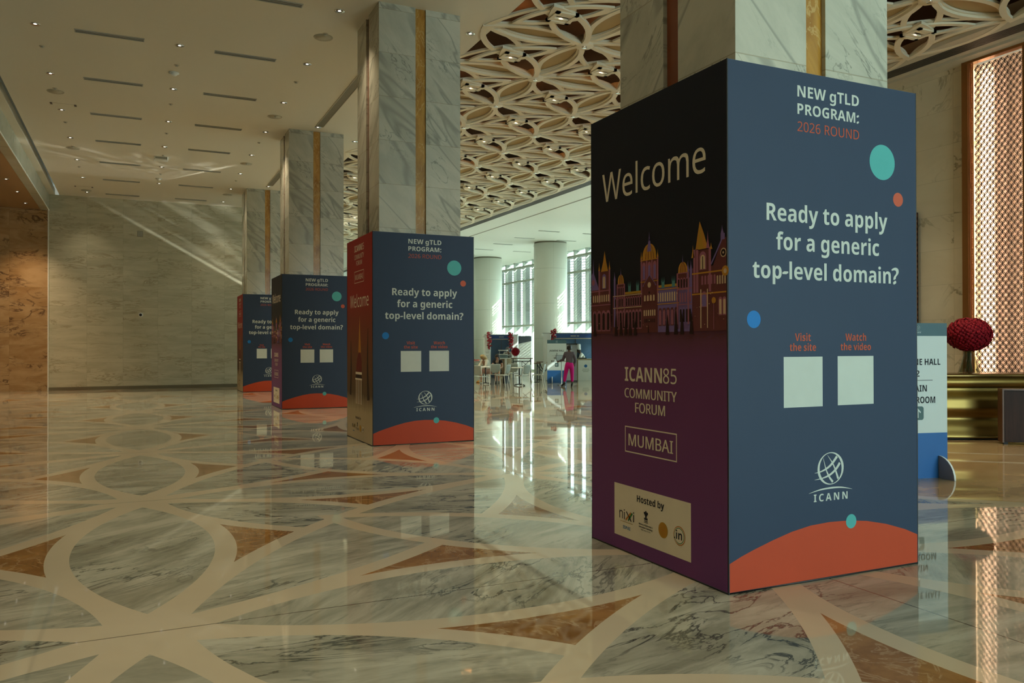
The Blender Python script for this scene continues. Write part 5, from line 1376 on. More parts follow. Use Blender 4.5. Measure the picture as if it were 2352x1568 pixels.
for k in range(4):
    loc = (BOXES[k][0], BOXES[k][1], 0)
    if k < 2:
        tw[k].location = loc
        tag(tw[k], LAB[k], None, 'pillar display wraps')
    else:
        tw[k] = dup(tw[k - 2], loc, 0, LAB[k], 'pillar display wraps')

# ---------------------------------------------------------------- wayfinding signs
M['sign_white'] = plain('sign_pale', (0.66, 0.72, 0.70), 0.45, 0, 0.02)
M['sign_head'] = plain('sign_teal_grey', (0.065, 0.135, 0.165), 0.5)
M['sign_blue'] = plain('sign_blue', (0.022, 0.135, 0.40), 0.45)
M['sign_grey'] = plain('sign_foot_grey', (0.34, 0.31, 0.28), 0.45)
M['sign_icon'] = plain('sign_icon_green', (0.07, 0.14, 0.145), 0.5)
def sign(label, loc, rz, arrow, feet):
    t = thing('wayfinding_sign', label, 'sign', loc, rz, 'wayfinding signs')
    w, h = 0.415, 1.87
    p = Print(lambda u, v, d: (u, -0.016 - d, v))
    p.mb.box(-w, w, -0.016, 0.016, 0.0, h, 3)
    p.rect(-w, w, 1.715, h, 1, 1)
    p.rect(-w, w, 0.0, 0.545, 2, 1)
    p.text('JASMINE HALL', 0, 1.365, 0.075, 4, font='b', width=0.64, align='c')
    p.text('2', 0, 1.225, 0.075, 4, font='b', align='c')
    p.rect(-0.21, 0.21, 1.178, 1.184, 4, 2)
    p.text('MAIN', 0, 1.045, 0.078, 4, font='b', width=0.255, align='c')
    p.text('BALLROOM', 0, 0.905, 0.078, 4, font='b', width=0.49, align='c')
    n = 6
    r, c = 0.03, 0.082
    p.shape([[(sx * (c - r) + r * cos(radians(a0 + 90 * i / n)), 0.785 + sy * (c - r) + r * sin(radians(a0 + 90 * i / n))) for sx, sy, a0 in ((1, 1, 0), (-1, 1, 90), (-1, -1, 180), (1, -1, 270)) for i in range(n + 1)]], 5, 2)
    A = (lambda x, y: (x, 0.785 + y)) if arrow == 'up' else (lambda x, y: (-y, 0.785 + x))
    p.shape([[A(-0.009, -0.058), A(0.009, -0.058), A(0.009, 0.03), A(-0.009, 0.03)]], 0, 3)
    p.shape([[A(0, 0.058), A(-0.045, 0.012), A(-0.033, 0.001), A(0, 0.034), A(0.033, 0.001), A(0.045, 0.012)]], 0, 3)
    globe_logo(p, 0.0, 1.815, 0.30, 0)
    p.mb.build('panel', [M['sign_white'], M['sign_head'], M['sign_blue'], M['sign_white'], M['ink'], M['sign_icon']], t)
    for u in feet:
        f = MB()
        n = 14
        pts = [(0.27 * cos(pi * i / n), 0.27 * sin(pi * i / n)) for i in range(n + 1)]
        v = [(u - 0.012, a, b) for a, b in pts] + [(u + 0.012, a, b) for a, b in pts]
        N = n + 1
        f.add(v, [tuple(range(N)), tuple(reversed(range(N, 2 * N)))], 0)
        f.add(v, [(i, N + i, N + (i + 1) % N, (i + 1) % N) for i in range(N)], 1, True)
        f.build('foot', [M['sign_grey'], M['white']], t)
    return t
sign('wayfinding sign half hidden by the nearest display wrap, its arrow pointing up', (8.545, 6.768, 0), radians(-12), 'up', (0.30,))
sign('wayfinding sign in the window hall beside the woman in pink trousers, its arrow pointing left', (16.66, 31.08, 0), radians(-27), 'left', (-0.20, 0.36))

# ---------------------------------------------------------------- reception desk, flowers, cabinet, lit lattice panel
def desk():
    t = thing('reception_desk', 'curved brass reception desk with a wavy front in front of the beige wall', 'desk', (0, 0, 0))
    path = [(10.85, 10.75), (11.25, 10.25), (11.70, 9.80), (12.15, 9.43), (12.62, 9.12), (13.05, 8.90), (13.5, 8.72), (14.0, 8.60), (14.55, 8.56)]
    P = []
    for i in range(len(path) - 1):
        p0, p1, p2, p3 = path[max(i - 1, 0)], path[i], path[i + 1], path[min(i + 2, len(path) - 1)]
        for k in range(6):
            q = k / 6
            P.append(tuple(0.5 * (2 * p1[d] + (p2[d] - p0[d]) * q + (2 * p0[d] - 5 * p1[d] + 4 * p2[d] - p3[d]) * q * q + (3 * p1[d] - p0[d] - 3 * p2[d] + p3[d]) * q ** 3) for d in (0, 1)))
    P.append(path[-1])
    nrm = []
    for i in range(len(P)):
        a, b = P[max(i - 1, 0)], P[min(i + 1, len(P) - 1)]
        dx, dy = b[0] - a[0], b[1] - a[1]
        l = sqrt(dx * dx + dy * dy)
        nrm.append((dy / l, -dx / l))
    def sweep(prof, back, mi, name, mat, parent=t):
        m = MB()
        n = len(prof)
        v = []
        for (x, y), (nx, ny) in zip(P, nrm):
            for o, z in prof:
                v.append((x - nx * o, y - ny * o, z))
        # o counts inwards from the outer line
        f = [(i * n + k, (i + 1) * n + k, (i + 1) * n + k + 1, i * n + k + 1) for i in range(len(P) - 1) for k in range(n - 1)]
        m.add(v, f, mi, True)
        m.add(v[:n], [tuple(reversed(range(n)))], mi)
        m.add(v[-n:], [tuple(range(n))], mi)
        return m.build(name, mat, parent)
    wav = [(0.60, 0.03), (0.16, 0.03)]
    for i in range(41):
        z = 0.03 + 0.85 * i / 40
        o = 0.13 - 0.05 * cos(2 * pi * (z - 0.08) / 0.52) - 0.012 * cos(2 * pi * (z - 0.02) / 0.235)
        wav.append((o, z))
    wav.append((0.60, 0.88))
    sweep(wav, None, 0, 'wavy_front', M['brass'])
    sweep([(0.62, 0.0), (0.17, 0.0), (0.17, 0.031), (0.62, 0.031)], None, 0, 'plinth', M['black'])
    sweep([(0.62, 0.90), (0.02, 0.90), (0.02, 1.065), (0.62, 1.065)], None, 0, 'fascia', M['brass'])
    sweep([(0.66, 1.068), (-0.03, 1.068), (-0.04, 1.085), (-0.03, 1.115), (0.0, 1.122), (0.66, 1.122)], None, 0, 'worktop', M['dark_gold'])
    return t
M['dark_gold'] = plain('bronzed_worktop', (0.20, 0.13, 0.045), 0.18, 0.8)
desk()

M['rose_red'] = None
def petals(name, a, b):
    g = Graph(name)
    x, y, z = g.obj_pos()
    n = g.noise(g.vec(x, y, z), 38.0, 3, 0.6)
    return g.done(g.mix(g.smooth(n, 0.3, 0.7), a, b), 0.7, spec=0.15)
M['rose_red'] = petals('red_petals', (0.11, 0.002, 0.007), (0.30, 0.007, 0.018))
def flower_ball(loc, rx, rz, count, name='bloom_dome', seed=1, parent=None, half=False):
    m = MB()
    rnd = random.Random(seed)
    m.ball((0, 0, 0), rx * 0.93, 0, 20, None, rz / rx)
    for i in range(count):
        h = 1 - 2 * (i + 0.5) / count
        if half and h < -0.25:
            continue
        a = i * 2.39996
        q = sqrt(1 - h * h)
        c = Vector((rx * q * cos(a), rx * q * sin(a), rz * h)) * rnd.uniform(0.95, 1.03)
        s = rx * rnd.uniform(0.075, 0.105)
        T = Matrix.Translation(c) @ Vector((q * cos(a), q * sin(a), h)).to_track_quat('Z', 'Y').to_matrix().to_4x4() @ Matrix.Rotation(rnd.uniform(0, 3), 4, 'Z')
        # a small ruffled blossom: two rings of petals round a bud
        m.lathe([(s * 0.15, -s * 0.4), (s * 0.95, s * 0.15), (s * 1.0, s * 0.32), (s * 0.62, s * 0.22), (s * 0.55, s * 0.5), (s * 0.2, s * 0.38), (0.0001, s * 0.55)], 0, 7, T)
    o = m.build(name, M['rose_red'], parent, loc)
    return o
t = thing('flower_arrangement', 'big dome of red flowers in a glass vase on the brass reception desk', 'flowers', (12.97, 9.245, 1.123))
flower_ball((0, 0, 0.665), 0.345, 0.275, 420, 'red_blooms', 3, t)
MB().lathe([(0.001, 0.0), (0.175, 0.0), (0.170, 0.012), (0.09, 0.30), (0.085, 0.46), (0.075, 0.46), (0.08, 0.30), (0.155, 0.02), (0.001, 0.02)], 0, 28).build('vase', M['vase'], t)
st = MB()
for k in range(7):
    a = k * 0.9
    st.tube([(0.05 * cos(a), 0.05 * sin(a), 0.03), (0.02 * cos(a + 1), 0.02 * sin(a + 1), 0.25), (0.04 * cos(a), 0.04 * sin(a), 0.52)], 0.006, 0, 5)
st.build('stem', plain('flower_stems', (0.10, 0.11, 0.04), 0.6), t)

M['cabinet_wood'] = None
def wood(name, a, b, along=2):
    g = Graph(name)
    x, y, z = g.obj_pos()
    v = g.vec(x * 9, y * 9, z * 0.8) if along == 2 else g.vec(x * 0.8, y * 9, z * 9)
    n = g.noise(v, 2.2, 5, 0.6, 0.7)
    return g.done(g.mix(g.smooth(n, 0.3, 0.7), a, b), 0.5, spec=0.25)
M['cabinet_wood'] = wood('dark_cabinet_wood', (0.020, 0.007, 0.004), (0.042, 0.015, 0.008))
t = thing('cabinet', 'dark brown wooden cabinet in front of the brass desk, cut by the frame', 'cabinet', (13.047, 8.619, 0), radians(-42))
MB().box(-0.14, 0.86, -0.31, -0.07, 0.04, 0.875).build('body', M['cabinet_wood'], t)
MB().box(-0.165, 0.88, -0.335, -0.06, 0.875, 0.90).build('top', plain('cabinet_edge', (0.12, 0.055, 0.028), 0.3), t)
MB().box(-0.165, -0.14, -0.335, -0.06, 0.03, 0.875).build('side_board', plain('cabinet_side', (0.11, 0.05, 0.026), 0.35), t)
MB().box(-0.13, 0.85, -0.322, -0.312, 0.06, 0.86).build('door', M['cabinet_wood'], t)
for u in (-0.10, 0.80):
    MB().box(u - 0.03, u + 0.03, -0.26, -0.20, 0, 0.04).build('foot', M['black'], t)

def lit_panel():
    t = thing('lit_lattice_panel', 'tall glowing wall panel behind a dark interlaced lattice in a copper frame', 'wall panel', (RIGHT_X, 0, 0))
    z0, z1 = 0.9, 7.16
    copper = plain('copper_frame', (0.27, 0.115, 0.03), 0.32, 0.6)
    f = MB()
    f.box(-0.13, 0.02, NY1 - 0.10, NY1 + 0.02, 0.0, z1 + 0.03)
    f.box(-0.13, 0.02, NY0 - 0.02, NY0 + 0.08, 0.0, z1 + 0.03)
    f.box(-0.13, 0.02, NY0 + 0.08, NY1 - 0.10, z1 - 0.06, z1 + 0.03)
    f.build('frame', copper, t)
    b = MB()
    for y in (NY1 - 0.118, NY1 - 0.155):
        b.tube([(-0.04, y, 0.0), (-0.04, y, z1 - 0.06)], 0.012, 0, 8)
    n = 60
    pts = []
    for i in range(n * 8):
        zz = z1 - 0.08 - i * (z1 - 0.4) / (n * 8)
        pts.append((-0.045 + 0.009 * cos(i * 0.9), NY1 - 0.137 + 0.009 * sin(i * 0.9), zz))
    b.tube(pts, 0.006, 0, 5)
    b.build('rope_moulding', plain('orange_copper', (0.50, 0.17, 0.035), 0.3, 0.5), t)
    # interlaced circles: arcs between the nodes of a diamond grid
    l = MB()
    y0, y1 = NY0 + 0.08, NY1 - 0.17
    sy, sz = 0.118, 0.150
    def arc(ay, az, by, bz, bow):
        pts = []
        dy, dz = by - ay, bz - az
        L_ = sqrt(dy * dy + dz * dz)
        for i in range(6):
            q = i / 5
            o = bow * 4 * q * (1 - q) * L_
            pts.append((0.0, ay + dy * q - dz / L_ * o, az + dz * q + dy / L_ * o))
        # flat ribbon
        v = []
        wdt = 0.0033
        for i, p in enumerate(pts):
            a_, b_ = pts[max(i - 1, 0)], pts[min(i + 1, 5)]
            ty, tz = b_[1] - a_[1], b_[2] - a_[2]
            q = sqrt(ty * ty + tz * tz)
            ny, nz = -tz / q * wdt, ty / q * wdt
            v += [(-0.008, p[1] + ny, p[2] + nz), (-0.008, p[1] - ny, p[2] - nz), (0.008, p[1] - ny, p[2] - nz), (0.008, p[1] + ny, p[2] + nz)]
        fs = []
        for i in range(5):
            for k in range(4):
                fs.append((i * 4 + k, i * 4 + (k + 1) % 4, (i + 1) * 4 + (k + 1) % 4, (i + 1) * 4 + k))
        l.add(v, fs, 0)
    nz_ = int((z1 - 0.06 - z0) / sz)
    ny_ = int((y1 - y0) / sy) + 1
    for r in range(nz_ * 2 + 1):
        for c in range(ny_ + 1):
            y = y0 + sy * c + (sy / 2 if r % 2 else 0)
            z = z0 + sz / 2 * r
            if z > z1 - 0.07 - sz / 2:
                continue
            for s in (-1, 1):
                by, bz = y + s * sy / 2, z + sz / 2
                if y < y0 - 0.001 or y > y1 + 0.001 or by < y0 - 0.001 or by > y1 + 0.001:
                    continue
                for bow in (0.15, -0.15):
                    arc(y, z, by, bz, bow)
            l.lathe([(0.010, 0.0), (0.010, 0.006)], 0, 6, Matrix.Translation((-0.012, y, z)) @ Matrix.Rotation(-pi / 2, 4, 'Y')) if y0 <= y <= y1 else None
    l.build('lattice', plain('dark_bronze_lattice', (0.035, 0.018, 0.010), 0.4, 0.3), t)
    s = MB()
    n = 26
    prof = []
    for i in range(n + 1):
        q = i / n
        prof.append((0.40 - 0.10 * sin(pi * q) - 0.012 * cos(q * 26), NY0 + (NY1 - NY0) * q))
    v = [(p[0], p[1], 0.0) for p in prof] + [(p[0], p[1], z1 + 0.02) for p in prof]
    s.add(v, [(i, n + 1 + i, n + 2 + i, i + 1) for i in range(n)], 0, True)
    g = Graph('satin_backing')
    x, y, z = g.obj_pos()
    nn = g.noise(g.vec(y * 2.0, z * 0.5, 1.0), 1.4, 4)
    s.build('backing', g.done(g.mix(nn, (0.72, 0.54, 0.42), (0.85, 0.68, 0.55)), 0.30, 0.15), t)
    MB().box(0.10, 0.13, NY1 + 0.02, NY1 + 0.05, 0.2, 7.0).box(0.10, 0.13, NY0 - 0.05, NY0 - 0.02, 0.2, 7.0).build('lamp_strip', M['lamp'], t)
    return t
lit_panel()
for y, e in ((NY1 - 0.02, 24), (NY0 + 0.02, 18)):
    s = 1 if y > 10 else -1
    light('panel_lamp', 'AREA', (RIGHT_X + 0.16, y, 4.0), e, (1.0, 0.76, 0.56), (0.9, -s * 0.7, 0), shape='RECTANGLE', size=6.2, size_y=0.06)
    bpy.data.objects[-1] if False else None
for o in COL.objects:
    if o.name.startswith('panel_lamp'):
        # long side of the strip stands upright
        d = Vector((0.9, -0.7 if o.location.y > 10 else 0.7, 0)).normalized()
        xax = Vector((0, 0, 1))
        zax = -d
        yax = zax.cross(xax)
        o.matrix_world = Matrix(((xax.x, yax.x, zax.x, o.location.x), (xax.y, yax.y, zax.y, o.location.y), (xax.z, yax.z, zax.z, o.location.z), (0, 0, 0, 1)))

t = thing('carved_panel', 'dark wall panel with a scalloped copper edge beside the nearest display wrap', 'wall panel', (RIGHT_X - 0.06, 0, 0))
MB().box(-0.03, 0.05, 11.72, 14.2, 0.5, 4.38).build('board', M['cabinet_wood'], t)
m = MB()
pts = []
for i in range(0, 260):
    z = 0.5 + 3.88 * i / 259
    pts.append((-0.03, 11.70 + 0.022 * abs(sin(i * 0.42)), z))
m.tube(pts, 0.028, 0, 6)
m.build('scalloped_edge', plain('scallop_copper', (0.20, 0.075, 0.022), 0.45, 0.3), t)

# ---------------------------------------------------------------- added spot light with painted streaks, standing in for sun reflected off the floor
def added_streak_spot():
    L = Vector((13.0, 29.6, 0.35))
    o = light('added_streak_spot', 'SPOT', L, 900, (1.0, 1.0, 0.90), Vector((2.2, FAR_Y, 5.6)) - L, spot_size=radians(75), spot_blend=0.25, shadow_soft_size=0.03)
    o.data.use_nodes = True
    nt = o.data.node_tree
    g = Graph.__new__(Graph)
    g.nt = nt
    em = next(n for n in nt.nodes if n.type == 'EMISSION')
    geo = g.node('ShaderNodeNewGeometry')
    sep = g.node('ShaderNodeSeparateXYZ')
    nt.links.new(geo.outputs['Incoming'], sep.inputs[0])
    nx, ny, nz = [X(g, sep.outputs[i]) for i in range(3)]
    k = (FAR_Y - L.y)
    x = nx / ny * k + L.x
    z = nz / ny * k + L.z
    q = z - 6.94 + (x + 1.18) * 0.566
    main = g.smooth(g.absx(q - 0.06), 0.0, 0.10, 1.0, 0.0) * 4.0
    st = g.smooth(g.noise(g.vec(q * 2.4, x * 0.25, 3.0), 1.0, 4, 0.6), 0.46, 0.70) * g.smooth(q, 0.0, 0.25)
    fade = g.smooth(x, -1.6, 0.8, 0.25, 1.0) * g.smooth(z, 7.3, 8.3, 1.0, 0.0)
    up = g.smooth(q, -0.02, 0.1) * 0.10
    g.put((main + st * 2.0 + up) * fade, em.inputs['Strength'])  # the streaks on the far wall are a pattern in the lamp's strength
added_streak_spot()

# ---------------------------------------------------------------- fittings of the far wall
t = thing('security_camera', 'small white dome security camera on the far marble wall', 'camera', (0.20, FAR_Y, 2.82))
R90 = Matrix.Rotation(pi / 2, 4, 'X')
MB().lathe([(0.085, 0.0), (0.085, 0.05), (0.06, 0.075)], 0, 20, R90).build('housing', M['white'], t)
MB().lathe([(0.055, 0.07), (0.045, 0.10), (0.02, 0.115), (0.001, 0.118)], 0, 16, R90).build('dome', M['black'], t)
t = thing('wall_speaker', 'small grey square speaker grille high on the far marble wall', 'speaker', (0.18, FAR_Y, 5.92))
MB().box(-0.10, 0.10, -0.02, 0, -0.11, 0.11).build('frame', M['slot'], t)
m = MB()
for k in range(9):
    m.box(-0.09, 0.09, -0.026, -0.02, -0.095 + 0.022 * k, -0.083 + 0.022 * k)
m.build('speaker_grille', M['grey_metal'], t)
structure(MB().box(LEFT_X, 5.6, FAR_Y - 0.012, FAR_Y, 0, 0.12), 'baseboard_far', plain('skirting_stone', (0.17, 0.155, 0.10), 0.3))

# ---------------------------------------------------------------- round columns and the window hall
g = Graph('white_column_panels')
x, y, z = g.obj_pos()
ang = g.m('ARCTAN2', y, x)
jm = g.m('MINIMUM', (g.absx(g.mod(ang + 0.3, 1.5708)) < 0.012) + (g.mod(z - 2.0, 1.87) < 0.022), 1.0)
M['round_column'] = g.done(g.mix(jm * 0.35, (0.80, 0.80, 0.71), (0.30, 0.30, 0.24)), 0.45)
for k, (x, y) in enumerate(((20.4, 38.75), (20.3, 47.1), (20.4, 30.4))):
    t = thing('column', 'round white column in the window hall, %s' % ('right of the two seen', 'left of the two seen', 'hidden'), None, (x, y, 0), 0) if False else thing('column', ('right one of the two round white columns by the windows', 'left one of the two round white columns by the windows', 'round white column hidden behind the nearest display wrap')[k], None, (x, y, 0), 0, 'round white columns')
    t['kind'] = 'structure'
    MB().lathe([(0.90, 0.0), (0.90, 7.12)], 0, 64).build('shaft', M['round_column'], t)
    MB().lathe([(0.87, 7.12), (0.87, H + 0.01)], 0, 64).build('shadow_gap', M['slot'], t)

# ---------------------------------------------------------------- people
SKIN = plain('skin', (0.33, 0.17, 0.10), 0.55, 0, 0.04)
SKIN_DARK = plain('dark_skin', (0.13, 0.058, 0.032), 0.55, 0, 0.04)
HAIR_BLACK = plain('black_hair', (0.010, 0.008, 0.008), 0.5, 0, 0.2, 40)
HAIR_BLOND = plain('blond_hair', (0.42, 0.27, 0.10), 0.5, 0, 0.2, 40)
CLOTH = lambda n, c: plain(n, c, 0.8, 0, 0.05, 12, spec=0.15)

def skin_form(name, nodes, edges, root, mat, parent, sub=2):
    """one continuous surface grown over connected joints; nodes: key -> (point, radius or (rx, ry))"""
    keys = list(nodes)
    me = bpy.data.meshes.new(name)
    me.from_pydata([nodes[k][0] for k in keys], [(keys.index(a), keys.index(b)) for a, b in edges], [])
    o = bpy.data.objects.new(name, me)
    COL.objects.link(o)
    o.modifiers.new('skin', 'SKIN')
    s = o.modifiers.new('sub', 'SUBSURF')
    s.levels = s.render_levels = sub
    lay = me.skin_vertices[0].data
    for i, k in enumerate(keys):
        r = nodes[k][1]
        lay[i].radius = (r, r) if not isinstance(r, tuple) else r
        lay[i].use_root = (k == root)
    dg = bpy.context.evaluated_depsgraph_get()
    new = bpy.data.meshes.new_from_object(o.evaluated_get(dg))
    bpy.data.objects.remove(o)
    new.name = name
    new.materials.clear()
    new.materials.append(mat)
    for p in new.polygons:
        p.use_smooth = True
    o = bpy.data.objects.new(name, new)
    COL.objects.link(o)
    o.parent = parent
    return o

def person(label, loc, rz, J, skin, hair_mat, hair='short', garments=(), hands=True, group=None):
    """J: joints by name; builds the body as one surface, then hair, clothes and shoes as parts"""
    t = thing('person', label, 'person', loc, rz, group)
    V = {k: Vector(v) for k, v in J.items()}
    N = {'pelvis': (V['pelvis'], (0.135, 0.10)), 'waist': (V['waist'], (0.115, 0.09)), 'chest': (V['chest'], (0.15, 0.105)), 'neck': (V['neck'], 0.050),
         'jaw': (V['neck'].lerp(V['head'], 0.5), 0.062), 'head': (V['head'], (0.078, 0.092)), 'crown': (V['head'] + (V['head'] - V['neck']).normalized() * 0.085, (0.055, 0.065))}
    E = [('pelvis', 'waist'), ('waist', 'chest'), ('chest', 'neck'), ('neck', 'jaw'), ('jaw', 'head'), ('head', 'crown')]
    fw = V.get('face', Vector((0, 1, 0))).normalized()
    N['nose'] = (V['head'] + fw * 0.100 + Vector((0, 0, -0.015)), 0.009)
    E.append(('head', 'nose'))
    for s in 'lr':
        N['sh' + s] = (V['sh' + s], 0.062)
        N['el' + s] = (V['el' + s], 0.042)
        N['wr' + s] = (V['wr' + s], 0.028)
        E += [('chest', 'sh' + s), ('sh' + s, 'el' + s), ('el' + s, 'wr' + s)]
        d = (V['wr' + s] - V['el' + s]).normalized()
        side = d.cross(Vector((0, 0, 1)))
        side = side.normalized() if side.length > 0.1 else Vector((1, 0, 0))
        N['pa' + s] = (V['wr' + s] + d * 0.07, (0.040, 0.018))
        E.append(('wr' + s, 'pa' + s))
        dn = d.cross(side).normalized()
        for i, (o_, l_) in enumerate(((-0.030, 0.065), (-0.010, 0.078), (0.011, 0.072), (0.031, 0.055))):
            b = V['wr' + s] + d * 0.105 + side * o_
            N['f%s%d' % (s, i)] = (b, 0.0095)
            N['g%s%d' % (s, i)] = (b + d * l_ * 0.75 + dn * l_ * 0.5 * (1 if dn.z < 0 else -1), 0.008)
            E += [('pa' + s, 'f%s%d' % (s, i)), ('f%s%d' % (s, i), 'g%s%d' % (s, i))]
        k = -1 if s == 'l' else 1
        N['t%s' % s] = (V['wr' + s] + d * 0.06 + side * 0.055 * k, 0.011)
        N['u%s' % s] = (V['wr' + s] + d * 0.10 + side * 0.068 * k, 0.009)
        E += [('pa' + s, 't' + s), ('t' + s, 'u' + s)]
        N['hi' + s] = (V['hi' + s], 0.088)
        N['kn' + s] = (V['kn' + s], 0.058)
        N['ca' + s] = (V['kn' + s].lerp(V['an' + s], 0.35), 0.055)
        N['an' + s] = (V['an' + s], 0.036)
        N['to' + s] = (V['to' + s], (0.038, 0.022))
        E += [('pelvis', 'hi' + s), ('hi' + s, 'kn' + s), ('kn' + s, 'ca' + s), ('ca' + s, 'an' + s), ('an' + s, 'to' + s)]
    skin_form('body', N, E, 'pelvis', skin, t)
    hd, up = V['head'], (V['head'] - V['neck']).normalized()
    rt = fw.cross(up).normalized()
    fm = MB()
    for s in (-1, 1):
        fm.ball(hd + fw * 0.088 + rt * 0.032 * s + up * 0.005, 0.011, 0, 8)
    fm.build('eye', M['black'], t)
    MB().tube([hd + fw * 0.088 + rt * -0.022 - up * 0.052, hd + fw * 0.096 - up * 0.054, hd + fw * 0.088 + rt * 0.022 - up * 0.052], 0.006, 0, 5).build('mouth', plain('lips', (0.20, 0.06, 0.05), 0.5), t)
    em = MB()
    for s in (-1, 1):
        em.ball(hd + rt * 0.088 * s - up * 0.01, 0.020, 0, 8, None, 1.4)
    em.build('ear', skin, t)
    if hair:
        h = MB()
        c = hd + up * 0.030 - fw * 0.024
        B = Matrix.Translation(c) @ Matrix(((rt.x, fw.x, up.x, 0), (rt.y, fw.y, up.y, 0), (rt.z, fw.z, up.z, 0), (0, 0, 0, 1)))
        h.ball((0, 0, 0), 0.108, 0, 16, B, 1.0)
        if hair == 'bun':
            h.ball((0, -0.075, 0.03), 0.072, 0, 12, B)
        if hair == 'long':
            h.tube([B @ Vector(q) for q in ((0, -0.02, 0.02), (0, -0.075, -0.08), (0, -0.085, -0.22), (0.0, -0.07, -0.34))], [0.085, 0.10, 0.085, 0.03], 0, 12)
        h.build('hair', hair_mat, t)
    for nm, keys, mat, grow, over in garments:
        NN = {}
        for k in keys:
            p_, r = (over[k] if over and k in over else N[k])
            NN[k] = (p_, tuple(q + grow for q in r) if isinstance(r, tuple) else r + grow)
        EE = [e for e in E if e[0] in NN and e[1] in NN]
        skin_form(nm, NN, EE, keys[0], mat, t)
    return t, V, N

def shoes(t, V, mat, heel=0.0):
    for s in 'lr':
        d = (V['to' + s] - V['an' + s])
        d.z = 0
        d.normalize()
        a, b = V['an' + s], V['to' + s]
        m = MB()
        m.tube([Vector((a.x, a.y, 0.07 + heel)) - d * 0.045, Vector((a.x, a.y, 0.055 + heel * 0.8)), a.lerp(b, 0.55) * 1.0 * 1.0 + Vector((0, 0, -0.005)), Vector((b.x, b.y, 0.028)), Vector((b.x, b.y, 0.022)) + d * 0.05], [0.030, 0.040, 0.044, 0.042, 0.018], 0, 10)
        if heel:
            q = Vector((a.x, a.y, 0)) - d * 0.05
            m.tube([q + Vector((0, 0, 0.06 + heel)), q + d * 0.005], [0.020, 0.006], 0, 8)
        m.build('shoe', mat, t)

# the woman in pink trousers, seen from behind
Jw = dict(pelvis=(0, 0, 0.86), waist=(0.0, 0.0, 1.02), chest=(0.0, 0.01, 1.22), neck=(0, 0.01, 1.375), head=(0, 0.03, 1.505), face=(-0.15, 1, -0.1),
          shl=(-0.165, 0.0, 1.31), ell=(-0.235, 0.10, 1.06), wrl=(-0.37, 0.30, 1.00), shr=(0.165, 0.0, 1.31), elr=(0.235, -0.05, 1.05), wrr=(0.205, 0.12, 0.90),
          hil=(-0.09, 0.0, 0.80), knl=(-0.15, 0.04, 0.46), anl=(-0.20, 0.0, 0.13), tol=(-0.29, 0.13, 0.035), hir=(0.09, 0, 0.80), knr=(0.11, 0.03, 0.46), anr=(0.115, -0.02, 0.13), tor=(0.10, 0.12, 0.035))
pink = CLOTH('pink_trousers', (0.52, 0.010, 0.17))
jack = CLOTH('grey_lilac_jacket', (0.105, 0.085, 0.10))
t, V, N = person('woman in bright pink trousers and a dark jacket standing at the laptop stand', (15.67, 28.18, 0), radians(-27), Jw, SKIN_DARK, HAIR_BLACK, 'bun',
                 (('trousers', ('pelvis', 'waist', 'hil', 'knl', 'cal', 'anl', 'hir', 'knr', 'car', 'anr'), pink, 0.016, {'anl': (Vector((-0.195, 0.0, 0.17)), 0.040), 'anr': (Vector((0.115, -0.018, 0.17)), 0.040), 'pelvis': (Vector((0, -0.01, 0.89)), (0.145, 0.105)), 'hil': (Vector((-0.085, -0.02, 0.80)), 0.10), 'hir': (Vector((0.085, -0.02, 0.80)), 0.10)}),
                  ('jacket', ('chest', 'waist', 'pelvis', 'shl', 'ell', 'wrl', 'shr', 'elr', 'wrr', 'neck'), jack, 0.020, {'pelvis': (Vector((0, -0.005, 0.77)), (0.160, 0.128)), 'neck': (Vector((0, 0.0, 1.35)), 0.055)})))
shoes(t, V, M['black'], 0.07)

# laptop on a stand beside her
t = thing('laptop_stand', 'slim stand with a round foot in front of the woman in pink trousers', 'stand', (15.82, 29.1, 0), radians(-20))
MB().lathe([(0.001, 0.02), (0.03, 0.03), (0.03, 0.05)], 0, 12).build('hub', M['grey_metal'], t)
for k in range(4):
    a = radians(45 + 90 * k)
    MB().tube([(0, 0, 0.03), (0.20 * cos(a), 0.20 * sin(a), 0.012)], [0.016, 0.010], 0, 8).build('leg', M['dark_metal'], t)
MB().tube([(0, 0, 0.04), (0, 0, 0.96)], 0.020, 0, 10).build('pole', M['grey_metal'], t)
MB().rbox(-0.22, 0.22, -0.16, 0.16, 0.96, 0.975, 0.03).build('tray', M['white'], t)
t2 = thing('laptop', 'open laptop standing on the slim stand', 'laptop', (15.82, 29.1, 0.976), radians(-8))
MB().rbox(-0.17, 0.17, -0.12, 0.12, 0, 0.016, 0.02).build('keyboard_base', M['dark_metal'], t2)
B = Matrix.Translation((0, 0.12, 0.016)) @ Matrix.Rotation(radians(-16), 4, 'X')
MB().box(-0.18, 0.18, 0, 0.012, 0, 0.25, 0, B).build('lid', M['black'], t2)
MB().box(-0.165, 0.165, -0.003, 0.0, 0.015, 0.238, 0, B).build('screen', plain('dim_screen', (0.30, 0.34, 0.36), 0.25), t2)

